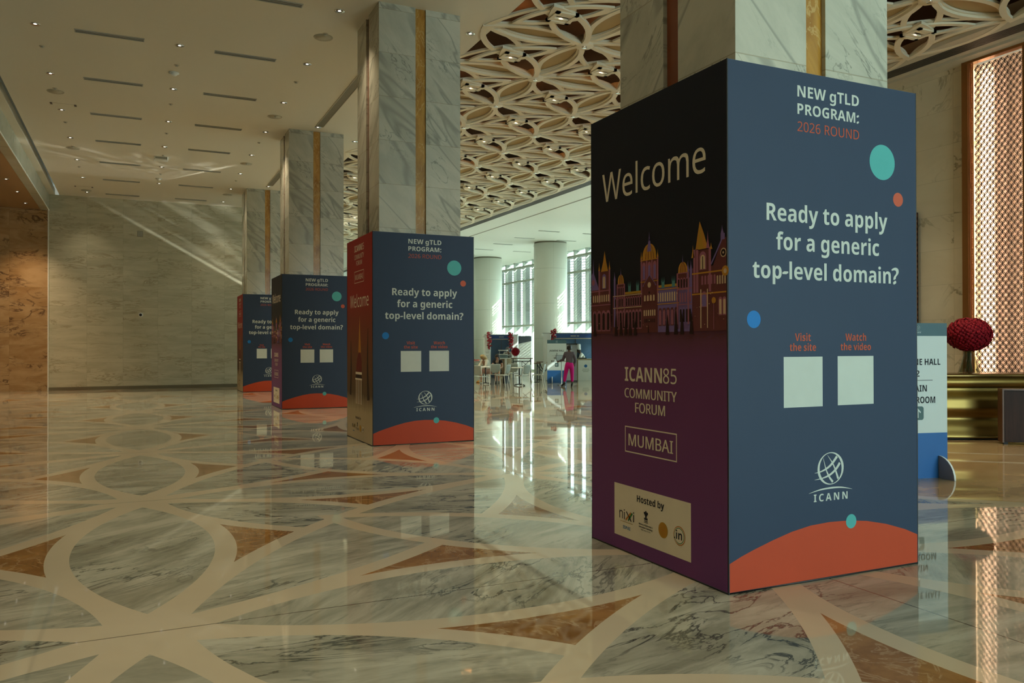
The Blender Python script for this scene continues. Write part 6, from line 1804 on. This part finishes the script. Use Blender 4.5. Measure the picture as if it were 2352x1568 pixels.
# seated woman in black
def seated(dx=0.0, lean=0.0, knee=0.42):
    return dict(pelvis=(0, 0, 0.50), waist=(0, 0.02 + lean * 0.3, 0.65), chest=(0, 0.03 + lean * 0.7, 0.84), neck=(0, 0.035 + lean, 1.0), head=(0, 0.055 + lean * 1.25, 1.13 - lean * 0.1), face=(0.1, 1, -0.1 - lean),
                shl=(-0.16, 0.02 + lean * 0.85, 0.95), ell=(-0.22, 0.10 + lean, 0.70), wrl=(-0.08, 0.28 + lean, 0.64), shr=(0.16, 0.02 + lean * 0.85, 0.95), elr=(0.22, 0.12 + lean, 0.70), wrr=(0.05, 0.30 + lean, 0.66),
                hil=(-0.09, 0.06, 0.49), knl=(-0.07, knee, 0.50), anl=(-0.06, knee + 0.03, 0.10), tol=(-0.07, knee + 0.17, 0.03), hir=(0.09, 0.06, 0.49), knr=(0.06, knee, 0.51), anr=(0.07, knee + 0.0, 0.10), tor=(0.08, knee + 0.14, 0.03))
blk = CLOTH('black_dress', (0.012, 0.012, 0.014))
t, V, N = person('seated dark haired woman in a black dress with a lanyard', (14.35, 32.25, 0), radians(-205), seated(0, 0.02), SKIN, HAIR_BLACK, 'long',
                 (('dress', ('pelvis', 'waist', 'chest', 'neck', 'shl', 'shr', 'ell', 'elr', 'hil', 'hir', 'knl', 'knr'), blk, 0.016, {'shl': (Vector((-0.165, 0.04, 0.945)), 0.070), 'shr': (Vector((0.165, 0.04, 0.945)), 0.070), 'ell': (Vector((-0.195, 0.075, 0.83)), 0.055), 'elr': (Vector((0.195, 0.085, 0.83)), 0.055), 'neck': (Vector((0, 0.05, 0.965)), 0.05)}),))
MB().tube([(-0.06, 0.10, 1.0), (-0.03, 0.17, 0.86), (0.0, 0.18, 0.72), (0.03, 0.17, 0.86), (0.06, 0.10, 1.0)], 0.006, 0, 5).build('lanyard', CLOTH('lanyard', (0.45, 0.40, 0.30)), t)
shoes(t, V, M['black'], 0.03)
# blond woman leaning over the table
t, V, N = person('blond woman in a white blouse and patterned skirt leaning over the cafe table', (14.22, 32.95, 0), radians(-255), seated(0, 0.22), SKIN, HAIR_BLOND, 'long',
                 (('blouse', ('chest', 'waist', 'pelvis', 'shl', 'ell', 'wrl', 'shr', 'elr', 'wrr'), CLOTH('white_blouse', (0.72, 0.70, 0.58)), 0.022, None),
                  ('skirt', ('pelvis', 'hil', 'knl', 'cal', 'hir', 'knr', 'car'), CLOTH('patterned_skirt', (0.36, 0.20, 0.15)), 0.030, None)))
shoes(t, V, CLOTH('tan_sandals', (0.40, 0.22, 0.06)))
# waiter behind the left kiosk counter and chef at the right one
def standing(h=1.0, reach=0.18, bow=0.0):
    return dict(pelvis=(0, 0, 0.80 * h), waist=(0, 0.0, 0.95 * h), chest=(0, 0.01 + bow * 0.6, 1.14 * h), neck=(0, 0.015 + bow, 1.29 * h - bow * 0.2), head=(0, 0.035 + bow * 1.4, 1.41 * h - bow * 0.3), face=(0, 1, -0.15 - bow),
                shl=(-0.17, 0.0 + bow * 0.8, 1.235 * h - bow * 0.15), ell=(-0.25, 0.04 + bow, 1.0 * h), wrl=(-0.08, reach + bow, 0.98 * h), shr=(0.17, 0.0 + bow * 0.8, 1.235 * h - bow * 0.15), elr=(0.25, 0.04 + bow, 1.0 * h), wrr=(0.07, reach + bow, 0.98 * h),
                hil=(-0.09, 0, 0.74 * h), knl=(-0.09, 0.02, 0.42 * h), anl=(-0.09, 0, 0.08), tol=(-0.10, 0.14, 0.03), hir=(0.09, 0, 0.74 * h), knr=(0.09, 0.02, 0.42 * h), anr=(0.09, 0, 0.08), tor=(0.10, 0.14, 0.03))
UP = ('chest', 'waist', 'pelvis', 'shl', 'ell', 'wrl', 'shr', 'elr', 'wrr')
LOW = ('pelvis', 'hil', 'knl', 'cal', 'anl', 'hir', 'knr', 'car', 'anr')
wht = CLOTH('white_shirt', (0.76, 0.76, 0.68))
t, V, N = person('waiter in a white shirt and grey green waistcoat beside the left kiosk counter', (17.317, 37.60, 0), radians(153), standing(1.02), SKIN, plain('grey_hair', (0.30, 0.30, 0.28), 0.6), 'short',
                 (('shirt', UP, wht, 0.020, None), ('waistcoat', ('chest', 'waist', 'pelvis'), CLOTH('sage_waistcoat', (0.20, 0.23, 0.17)), 0.034, None), ('trousers', LOW, CLOTH('sage_trousers', (0.16, 0.18, 0.13)), 0.018, None)))
shoes(t, V, M['black'])
t, V, N = person('chef in a tall white hat bending over the right kiosk counter', (19.75, 34.05, 0), radians(60), standing(1.0, 0.24, 0.16), SKIN_DARK, HAIR_BLACK, 'short',
                 (('jacket', UP, wht, 0.024, None), ('trousers', LOW, M['black'], 0.018, None)))
hd = Vector(V['head'])
MB().lathe([(0.10, 0.05), (0.105, 0.10), (0.10, 0.14), (0.12, 0.26), (0.115, 0.32), (0.06, 0.345), (0.001, 0.35)], 0, 18, Matrix.Translation(hd + Vector((0, -0.02, 0))) @ Matrix.Rotation(radians(-8), 4, 'X')).build('chef_hat', M['white'], t)
shoes(t, V, M['black'])

# ---------------------------------------------------------------- cafe chairs and tables
shell = plain('pale_green_grey_plastic', (0.30, 0.345, 0.315), 0.4, 0, 0.03)
def chair():
    t = thing('cafe_chair', '', 'chair', (0, 0, 0), 0, 'cafe chairs')
    def slab(fn, nu, nv, th, name):
        m = MB()
        v = []
        for k in (0, 1):
            for i in range(nu + 1):
                for j in range(nv + 1):
                    p, n = fn(i / nu * 2 - 1, j / nv)
                    v.append(p + n * th * (k - 0.5))
        W = nv + 1
        N = (nu + 1) * W
        f = []
        for i in range(nu):
            for j in range(nv):
                a = i * W + j
                f.append((a, a + 1, a + W + 1, a + W))
                f.append((N + a, N + a + W, N + a + W + 1, N + a + 1))
        for i in range(nu):
            a, b = i * W, (i + 1) * W
            f += [(a, b, N + b, N + a), (a + nv, N + a + nv, N + b + nv, b + nv)]
        for j in range(nv):
            f += [(j, N + j, N + j + 1, j + 1), (nu * W + j, nu * W + j + 1, N + nu * W + j + 1, N + nu * W + j)]
        m.add(v, f, 0, True)
        return m.build(name, shell, t)
    def seat(u, v):
        w = 0.215 * (1 - 0.10 * v)
        return Vector((u * w, 0.20 - 0.40 * v, 0.455 - 0.018 * (1 - u * u) + 0.01 * (v - 0.5) ** 2 - 0.02 * max(0, 0.15 - v) / 0.15)), Vector((0, 0, 1))
    def back(u, v):
        w = (0.12 + 0.095 * min(1, v / 0.35)) * (1 if v < 0.9 else 1 - 0.5 * (v - 0.9))
        return Vector((u * w, -0.215 - 0.085 * v - 0.03 * (1 - u * u), 0.50 + 0.37 * v)), Vector((0, 1, 0.2)).normalized()
    slab(seat, 8, 8, 0.014, 'seat')
    slab(back, 8, 8, 0.014, 'backrest')
    for s in (-1, 1):
        MB().tube([(s * 0.19, 0.16, 0.44), (s * 0.215, 0.20, 0.22), (s * 0.235, 0.225, 0.0)], 0.011, 0, 8).build('leg', M['grey_metal'], t)
        MB().tube([(s * 0.205, -0.30, 0.84), (s * 0.205, -0.235, 0.52), (s * 0.205, -0.20, 0.43), (s * 0.22, -0.235, 0.2), (s * 0.235, -0.265, 0.0)], 0.011, 0, 8).build('leg', M['white'], t)
    MB().tube([(-0.19, 0.16, 0.432), (0.19, 0.16, 0.432)], 0.010, 0, 6).tube([(-0.205, -0.18, 0.432), (0.205, -0.18, 0.432)], 0.010, 0, 6).tube([(-0.198, 0.16, 0.432), (-0.205, -0.19, 0.432)], 0.010, 0, 6).tube([(0.198, 0.16, 0.432), (0.205, -0.19, 0.432)], 0.010, 0, 6).build('seat_frame', M['grey_metal'], t)
    return t
ch = chair()
CH = [((13.45, 30.60), -10, 'pale grey cafe chair seen from behind, in front of the blond woman'),
      ((13.30, 32.55), -75, 'bluish cafe chair left of the blond woman'),
      ((13.27, 29.39), 40, 'pale cafe chair side on, in front of the woman in black'),
      ((14.67, 31.2), -35, 'pale blue grey cafe chair behind the small round table'),
      ((13.85, 28.75), 20, 'blue grey cafe chair pushed in at the small round table, nearest the camera'),
      ((14.80, 29.25), 55, 'pale cafe chair standing alone beside the right round column'),
      ((12.05, 28.6), -60, 'white legged cafe chair cut off by the second display wrap')]
for k, ((x, y), a, lab) in enumerate(CH):
    if k == 0:
        ch.location = (x, y, 0)
        ch.rotation_euler.z = radians(a)
        tag(ch, lab)
    else:
        dup(ch, (x, y, 0), radians(a), lab, 'cafe chairs')

def cafe_table(label, loc, r):
    t = thing('cafe_table', label, 'table', loc, 0, 'cafe tables')
    MB().lathe([(0.001, 0.715), (r - 0.02, 0.715), (r, 0.722), (r, 0.735), (r - 0.01, 0.742), (0.001, 0.742)], 0, 32).build('tabletop', M['white'], t)
    MB().tube([(0, 0, 0.05), (0, 0, 0.715)], 0.028, 0, 12).build('pole', M['dark_metal'], t)
    for k in range(4):
        a = radians(20 + 90 * k)
        MB().tube([(0, 0, 0.06), (0.18 * cos(a), 0.18 * sin(a), 0.045), (0.32 * cos(a), 0.32 * sin(a), 0.014)], [0.022, 0.018, 0.012], 0, 8).build('foot', M['dark_metal'], t)
    return t
cafe_table('round white cafe table between the two seated women', (13.40, 31.35, 0), 0.36)
cafe_table('small round white cafe table beside the blue grey chair', (14.12, 29.55, 0), 0.33)
t = thing('handbag', 'black handbag standing on the floor beside the seated woman in black', 'bag', (14.55, 31.75, 0), radians(20))
MB().prism([(-0.16, -0.07), (0.16, -0.07), (0.15, 0.07), (-0.15, 0.07)], 0, 0.34).build('body', M['black'], t)
MB().tube([(-0.09, 0, 0.34), (-0.08, 0, 0.44), (0, 0, 0.48), (0.08, 0, 0.44), (0.09, 0, 0.34)], 0.010, 0, 6).build('handle', M['black'], t)

# console table with the white vase of red flowers
walnut = wood('walnut', (0.10, 0.045, 0.018), (0.20, 0.10, 0.045), 0)
t = thing('console_table', 'tall narrow console table with a brown top and dark legs', 'table', (16.72, 34.70, 0), radians(-27))
MB().box(-0.52, 0.52, -0.20, 0.20, 1.00, 1.035).build('tabletop', walnut, t)
for sx in (-1, 1):
    for sy in (-1, 1):
        MB().box(sx * 0.42 - 0.02, sx * 0.42 + 0.02, sy * 0.15 - 0.02, sy * 0.15 + 0.02, 0, 1.0).build('leg', M['dark_metal'], t)
MB().box(-0.42, 0.42, -0.012, 0.012, 0.86, 0.90).box(-0.012, 0.012, -0.012, 0.012, 0.0, 0.90).build('stretcher', M['dark_metal'], t)
MB().tube([(0.0, 0, 0.88), (0.40, 0, 0.55)], 0.014, 0, 6).tube([(0.0, 0, 0.60), (0.40, 0, 0.95)], 0.014, 0, 6).build('brace', M['dark_metal'], t)
t = thing('flower_arrangement', 'round red flower ball in a white footed bowl on the console table', 'flowers', (16.45, 34.84, 1.036))
MB().lathe([(0.001, 0.0), (0.15, 0.0), (0.15, 0.015), (0.05, 0.05), (0.05, 0.10), (0.16, 0.20), (0.175, 0.225), (0.15, 0.225), (0.001, 0.20)], 0, 26).build('bowl', M['white'], t)
flower_ball((0, 0, 0.29), 0.205, 0.215, 150, 'red_blooms', 8, t, True)

# rope barrier
def post(label, loc):
    t = thing('barrier_post', label, 'barrier', loc, 0, 'rope barrier posts')
    MB().lathe([(0.001, 0.0), (0.16, 0.0), (0.155, 0.015), (0.03, 0.03), (0.001, 0.03)], 0, 20).build('base', M['dark_metal'], t)
    MB().tube([(0, 0, 0.02), (0, 0, 0.82)], 0.020, 0, 10).build('post', M['dark_metal'], t)
    MB().box(-0.13, 0.13, -0.09, 0.09, 0.82, 0.86).build('cap', walnut, t)
    return t
A_, B_, C_ = (16.15, 31.95), (17.47, 34.30), (17.30, 32.95)
post('rope barrier post with a brown cap between the console table and the far sign', (B_[0], B_[1], 0))
post('rope barrier post half hidden behind the far sign', (C_[0], C_[1], 0))
post('rope barrier post beside the single pale chair', (A_[0], A_[1], 0))
for k, (p, q, lab) in enumerate(((B_, C_, 'black sagging rope between the two far barrier posts'), (A_, C_, 'black sagging rope running from the nearer barrier post behind the far sign'))):
    m = MB()
    pts = []
    for i in range(17):
        u = i / 16
        pts.append((p[0] + (q[0] - p[0]) * u, p[1] + (q[1] - p[1]) * u, 0.80 - 0.34 * (1 - (2 * u - 1) ** 2)))
    m.tube(pts, 0.022, 0, 8)
    o = m.build('barrier_rope', M['black'])
    tag(o, lab, 'rope', 'barrier ropes')
# side table by the left edge with a red tray
t = thing('side_table', 'tall side table with a dark frame at the edge of the second display wrap', 'table', (14.55, 35.1, 0), radians(-27))
MB().box(-0.35, 0.35, -0.2, 0.2, 0.86, 0.89).build('tabletop', walnut, t)
for sx in (-1, 1):
    MB().box(sx * 0.30 - 0.018, sx * 0.30 + 0.018, -0.15, -0.114, 0, 0.86).box(sx * 0.30 - 0.018, sx * 0.30 + 0.018, 0.114, 0.15, 0, 0.86).build('leg', M['dark_metal'], t)
MB().tube([(-0.3, -0.13, 0.30), (0.3, -0.13, 0.80)], 0.014, 0, 6).build('brace', M['dark_metal'], t)
t = thing('fruit_tray', 'red filled tray on the tall side table', 'tray', (14.50, 35.12, 0.891), radians(-27))
MB().rbox(-0.22, 0.22, -0.13, 0.13, 0, 0.03, 0.03).build('tray', M['white'], t)
m = MB()
rnd = random.Random(5)
for k in range(26):
    m.ball((rnd.uniform(-0.17, 0.17), rnd.uniform(-0.09, 0.09), 0.05 + rnd.uniform(0, 0.02)), 0.028, 0, 8)
m.build('red_fruit', plain('red_fruit', (0.48, 0.05, 0.02), 0.4), t)
t['kind'] = 'thing'

# ---------------------------------------------------------------- kiosks
royal = plain('kiosk_royal_blue', (0.018, 0.065, 0.22), 0.45)
slate = plain('kiosk_slate_blue', (0.060, 0.115, 0.19), 0.5)
M['kiosk_cream'] = plain('kiosk_cream', (0.52, 0.46, 0.32), 0.5)
M['oak'] = wood('pale_oak', (0.34, 0.25, 0.12), (0.44, 0.34, 0.18))
def garland(name, loc, rz, h, seed, label, n=64):
    t = thing('floral_garland', label, 'garland', loc, rz, 'hanging flower garlands')
    rnd = random.Random(seed)
    leaves, red, wht_ = MB(), MB(), MB()
    for k in range(n):
        q = k / (n - 1)
        z = -q * h + rnd.uniform(-0.03, 0.03)
        w = 0.11 * (1 - 0.35 * q)
        c = (rnd.uniform(-w, w), -0.07 + rnd.uniform(-0.05, 0.03), z)
        T = Matrix.Translation(c) @ Matrix.Rotation(rnd.uniform(0, 6), 4, 'Z') @ Matrix.Rotation(rnd.uniform(-0.8, 0.8), 4, 'X')
        s = rnd.uniform(0.05, 0.078)
        tgt = wht_ if k % 6 == 2 else red
        if q < 0.72 or k % 3 == 0:
            tgt.lathe([(s * 0.2, -s * 0.4), (s, 0.0), (s * 1.05, s * 0.25), (s * 0.5, s * 0.15), (s * 0.4, s * 0.5), (0.001, s * 0.45)], 0, 8, T)
        for e in range(2):
            T2 = Matrix.Translation((c[0] + rnd.uniform(-0.06, 0.06), c[1], c[2] + rnd.uniform(-0.05, 0.05))) @ Matrix.Rotation(rnd.uniform(0, 6), 4, 'Y') @ Matrix.Rotation(rnd.uniform(0, 6), 4, 'Z')
            l = 0.09
            leaves.add([T2 @ Vector(p) for p in ((0, 0, 0), (l * 0.5, l * 0.22, 0.01), (l, 0, 0.0), (l * 0.5, -l * 0.22, 0.01), (l * 0.5, 0, -0.012))], [(0, 4, 1), (1, 4, 2), (2, 4, 3), (3, 4, 0), (0, 1, 2, 3)])
    leaves.build('leaves', plain('garland_leaves', (0.05, 0.08, 0.03), 0.6, 0, 0.3, 20), t)
    red.build('red_flowers', plain('garland_red', (0.50, 0.025, 0.045), 0.6, 0, 0.2, 20), t)
    wht_.build('white_flowers', M['white'], t)
    return t

def counter_text(p, u, v, s):
    for k, w in enumerate((0.20, 0.16, 0.22, 0.14, 0.18)):
        p.rect(u - w * s / 2, u + w * s / 2, v - 0.05 * k, v - 0.05 * k + 0.016, 1, 1)

def kiosk_a():
    t = thing('kiosk', 'blue kiosk with white end columns and two flower garlands, left of the red flower ball', 'kiosk', (16.85, 37.40, 0), radians(-27), 'food kiosks')
    MB().box(-0.70, 0.70, 0.55, 0.60, 0.0, 2.1).build('back_wall', slate, t)
    MB().box(-0.02, -0.005, 0.54, 0.55, 0.9, 1.95).build('wall_joint', M['grille'], t)
    p = Print(lambda u, v, d: (u, -0.03 - d, v))
    p.mb.box(-0.56, 0.56, -0.03, 0.05, 1.97, 2.17, 0)
    p.text('ASIAN', 0.02, 2.045, 0.06, 1, font='b', width=0.24, align='c') if False else p.rect(-0.10, 0.14, 2.055, 2.085, 1, 1)
    p.rect(-0.56, 0.56, 1.945, 1.975, 1, 1)
    p.mb.build('fascia', [royal, M['kiosk_cream']], t)
    MB().box(-0.86, 0.86, -0.05, 0.6, 2.17, 2.20).build('roof', M['grey_metal'], t)
    for s in (-1, 1):
        p = Print(lambda u, v, d: (u, -0.05 - d, v))
        p.mb.rbox(s * 0.70 - 0.165, s * 0.70 + 0.165, -0.05, 0.28, 0, 2.17, 0.05, 0)
        for k, (v, w) in enumerate(((1.30, 0.20), (1.25, 0.16), (1.12, 0.14), (1.06, 0.12), (1.0, 0.14), (0.94, 0.10), (0.80, 0.18), (0.75, 0.16))):
            p.rect(s * 0.70 - w / 2, s * 0.70 + w / 2, v, v + 0.022, 1, 1)
        p.mb.build('end_column', [M['white'], M['grey_metal']], t)
    MB().box(-0.15, 0.56, -0.22, 0.20, 0.97, 1.005).build('worktop', M['white'], t)
    b = MB().box(-0.12, 0.53, -0.17, 0.18, 0.0, 0.97, 0)
    for k in range(14):
        b.box(-0.10, 0.17, -0.185, -0.17, 0.08 + 0.062 * k, 0.115 + 0.062 * k, 1)
    b.box(0.19, 0.30, -0.19, -0.17, 0.0, 0.97, 2)
    b.build('counter_body', [M['kiosk_cream'], walnut, M['white']], t)
    return t
kiosk_a()
def crate(label, loc, rz):
    t = thing('serving_tray', label, 'tray', loc, rz, 'trays on the left kiosk counter')
    MB().box(-0.24, 0.24, -0.12, 0.12, 0, 0.16).build('body', M['sign_grey'] if False else plain('tray_teal', (0.16, 0.24, 0.25), 0.35, 0.3), t)
    MB().box(-0.25, 0.25, -0.13, 0.13, 0.16, 0.20).build('lid', M['white'], t)
import_rot = radians(-27)
ca, sa = cos(import_rot), sin(import_rot)
def on_a(u, v):
    return (16.85 + u * ca - v * sa, 37.40 + u * sa + v * ca)
q = on_a(0.08, 0.0)
crate('lower covered serving tray on the left kiosk counter', (q[0], q[1], 1.006), import_rot)
q = on_a(0.10, 0.06)
t = thing('tray_riser', 'thin riser with a white top carrying food above the lower tray', 'stand', (q[0], q[1], 1.207), import_rot)
MB().box(-0.2, -0.18, -0.05, 0.05, 0, 0.16).box(0.18, 0.20, -0.05, 0.05, 0, 0.16).build('leg', M['grey_metal'], t)
MB().box(-0.24, 0.24, -0.10, 0.10, 0.16, 0.21).build('top', M['white'], t)
q = on_a(-0.585, -0.12)
garland('floral_garland', (q[0], q[1], 2.30), import_rot, 0.82, 3, 'red flower garland on the left edge of the left kiosk')
q = on_a(0.50, -0.12)
garland('floral_garland', (q[0], q[1], 2.28), import_rot, 0.80, 4, 'red and white flower garland on the right edge of the left kiosk')
def lamp_head(label, loc, rz):
    t = thing('spot_lamp', label, 'lamp', loc, rz, 'white spot lamps on the kiosk corners')
    MB().tube([(0, 0, 0), (0, -0.10, 0.03)], 0.012, 0, 6).build('arm', M['grey_metal'], t)
    MB().lathe([(0.001, -0.07), (0.05, -0.06), (0.06, 0.05), (0.02, 0.08), (0.001, 0.08)], 0, 12, Matrix.Translation((0, -0.12, 0.0))).build('head', M['white'], t)
q = on_a(-0.88, -0.03)
lamp_head('white spot lamp on the left corner of the left kiosk', (q[0], q[1], 2.12), import_rot)

def kiosk_b():
    t = thing('kiosk', 'wide blue kiosk with a beige counter behind the woman in pink trousers', 'kiosk', (19.05, 33.55, 0), radians(-27), 'food kiosks')
    MB().box(-1.45, 1.7, 0.95, 1.0, 0.0, 2.05).build('back_wall', plain('kiosk_sky_blue', (0.085, 0.175, 0.30), 0.5), t)
    MB().box(-0.02, 0.01, 0.93, 0.95, 0.9, 1.97).box(-0.75, -0.72, 0.93, 0.95, 0.9, 1.97).build('wall_joint', M['grille'], t)
    p = Print(lambda u, v, d: (u, -0.03 - d, v))
    p.mb.box(-1.20, 1.7, -0.03, 0.05, 1.98, 2.20, 0)
    p.rect(-1.20, 1.7, 1.945, 1.985, 1, 1)
    p.rect(-0.28, -0.02, 2.065, 2.10, 1, 1)
    p.rect(0.02, 0.12, 2.065, 2.10, 1, 1)
    p.mb.build('fascia', [royal, M['kiosk_cream']], t)
    MB().box(-1.62, 1.7, -0.05, 1.0, 2.20, 2.235).build('roof', M['grey_metal'], t)
    MB().rbox(-1.58, -1.22, -0.05, 0.30, 0, 2.20, 0.05).build('end_column', M['white'], t)
    MB().box(-0.72, 1.7, -0.25, 0.30, 0.965, 1.0).build('worktop', M['kiosk_cream'], t)
    b = MB().box(-0.70, 1.7, -0.18, 0.28, 0.0, 0.965, 0)
    b.box(-0.60, -0.02, -0.20, -0.18, 0.06, 0.72, 1).box(-0.54, -0.08, -0.205, -0.20, 0.12, 0.66, 0)
    b.build('counter_body', [M['oak'], M['kiosk_cream']], t)
    MB().box(-0.46, -0.22, -0.205, -0.17, 0.76, 0.92).build('outlet', M['slot'], t)
    p = Print(lambda u, v, d: (u, -0.26 - d, v))
    p.mb.box(0.06, 0.95, -0.26, -0.20, 0, 0.94, 0)
    p.disc(0.42, 0.66, 0.075, 1, 1, 20)
    for k, w in enumerate((0.30, 0.34, 0.26)):
        p.rect(0.42 - w / 2, 0.42 + w / 2, 0.50 - 0.06 * k, 0.525 - 0.06 * k, 2, 1)
    p.mb.build('front_board', [M['white'], M['sign_blue'], M['grey_metal']], t)
    return t
kiosk_b()
cb, sb = cos(radians(-27)), sin(radians(-27))
def on_b(u, v):
    return (19.05 + u * cb - v * sb, 33.55 + u * sb + v * cb)
q = on_b(-1.10, -0.13)
garland('floral_garland', (q[0], q[1], 2.38), radians(-27), 0.50, 6, 'red flower garland on the top corner of the wide kiosk', 46)
q = on_b(-1.62, -0.05)
lamp_head('white spot lamp on the left corner of the wide kiosk', (q[0], q[1], 2.12), radians(-27))
q = on_b(0.05, -0.02)
t = thing('griddle', 'flat dark griddle on the wide kiosk counter in front of the chef', 'griddle', (q[0], q[1], 1.001), radians(-27))
MB().box(-0.38, 0.42, -0.16, 0.16, 0, 0.05).build('plate', M['black'], t)
MB().box(-0.40, -0.38, -0.16, 0.16, 0, 0.06).build('rim', M['dark_metal'], t)
t = thing('roller_banner', 'grey banner stand with a black top bar between the far sign and the wide kiosk', 'banner', (17.75, 31.75, 0), radians(-27))
MB().box(-0.26, 0.26, -0.01, 0.01, 0.05, 1.66).build('banner', plain('banner_grey', (0.26, 0.25, 0.25), 0.6), t)
MB().box(-0.28, 0.28, -0.025, 0.025, 1.66, 1.72).build('top_bar', M['black'], t)
MB().box(-0.28, 0.28, -0.10, 0.10, 0, 0.06).build('base', M['dark_metal'], t)
# white screen wall beyond the console, dark canopy over it
t = thing('screen_wall', 'white sunlit screen under a dark slanted canopy, left of the right round column', 'screen', (19.6, 41.6, 0), radians(-27))
MB().box(-0.62, 0.95, 0, 0.06, 0.0, 2.0).build('panel', M['white'], t)
m = MB()
m.add([(-0.66, -0.05, 1.55), (0.95, -0.05, 1.90), (0.95, -0.05, 2.18), (-0.66, -0.05, 2.18), (-0.66, 0.0, 1.55), (0.95, 0.0, 1.90), (0.95, 0.0, 2.18), (-0.66, 0.0, 2.18)], [(0, 1, 2, 3), (7, 6, 5, 4), (0, 4, 5, 1), (1, 5, 6, 2), (2, 6, 7, 3), (3, 7, 4, 0)])
m.build('canopy', plain('canopy_charcoal', (0.055, 0.065, 0.08), 0.6), t)
MB().box(-0.66, -0.60, -0.06, 0.06, 0, 2.18).build('post', M['dark_metal'], t)
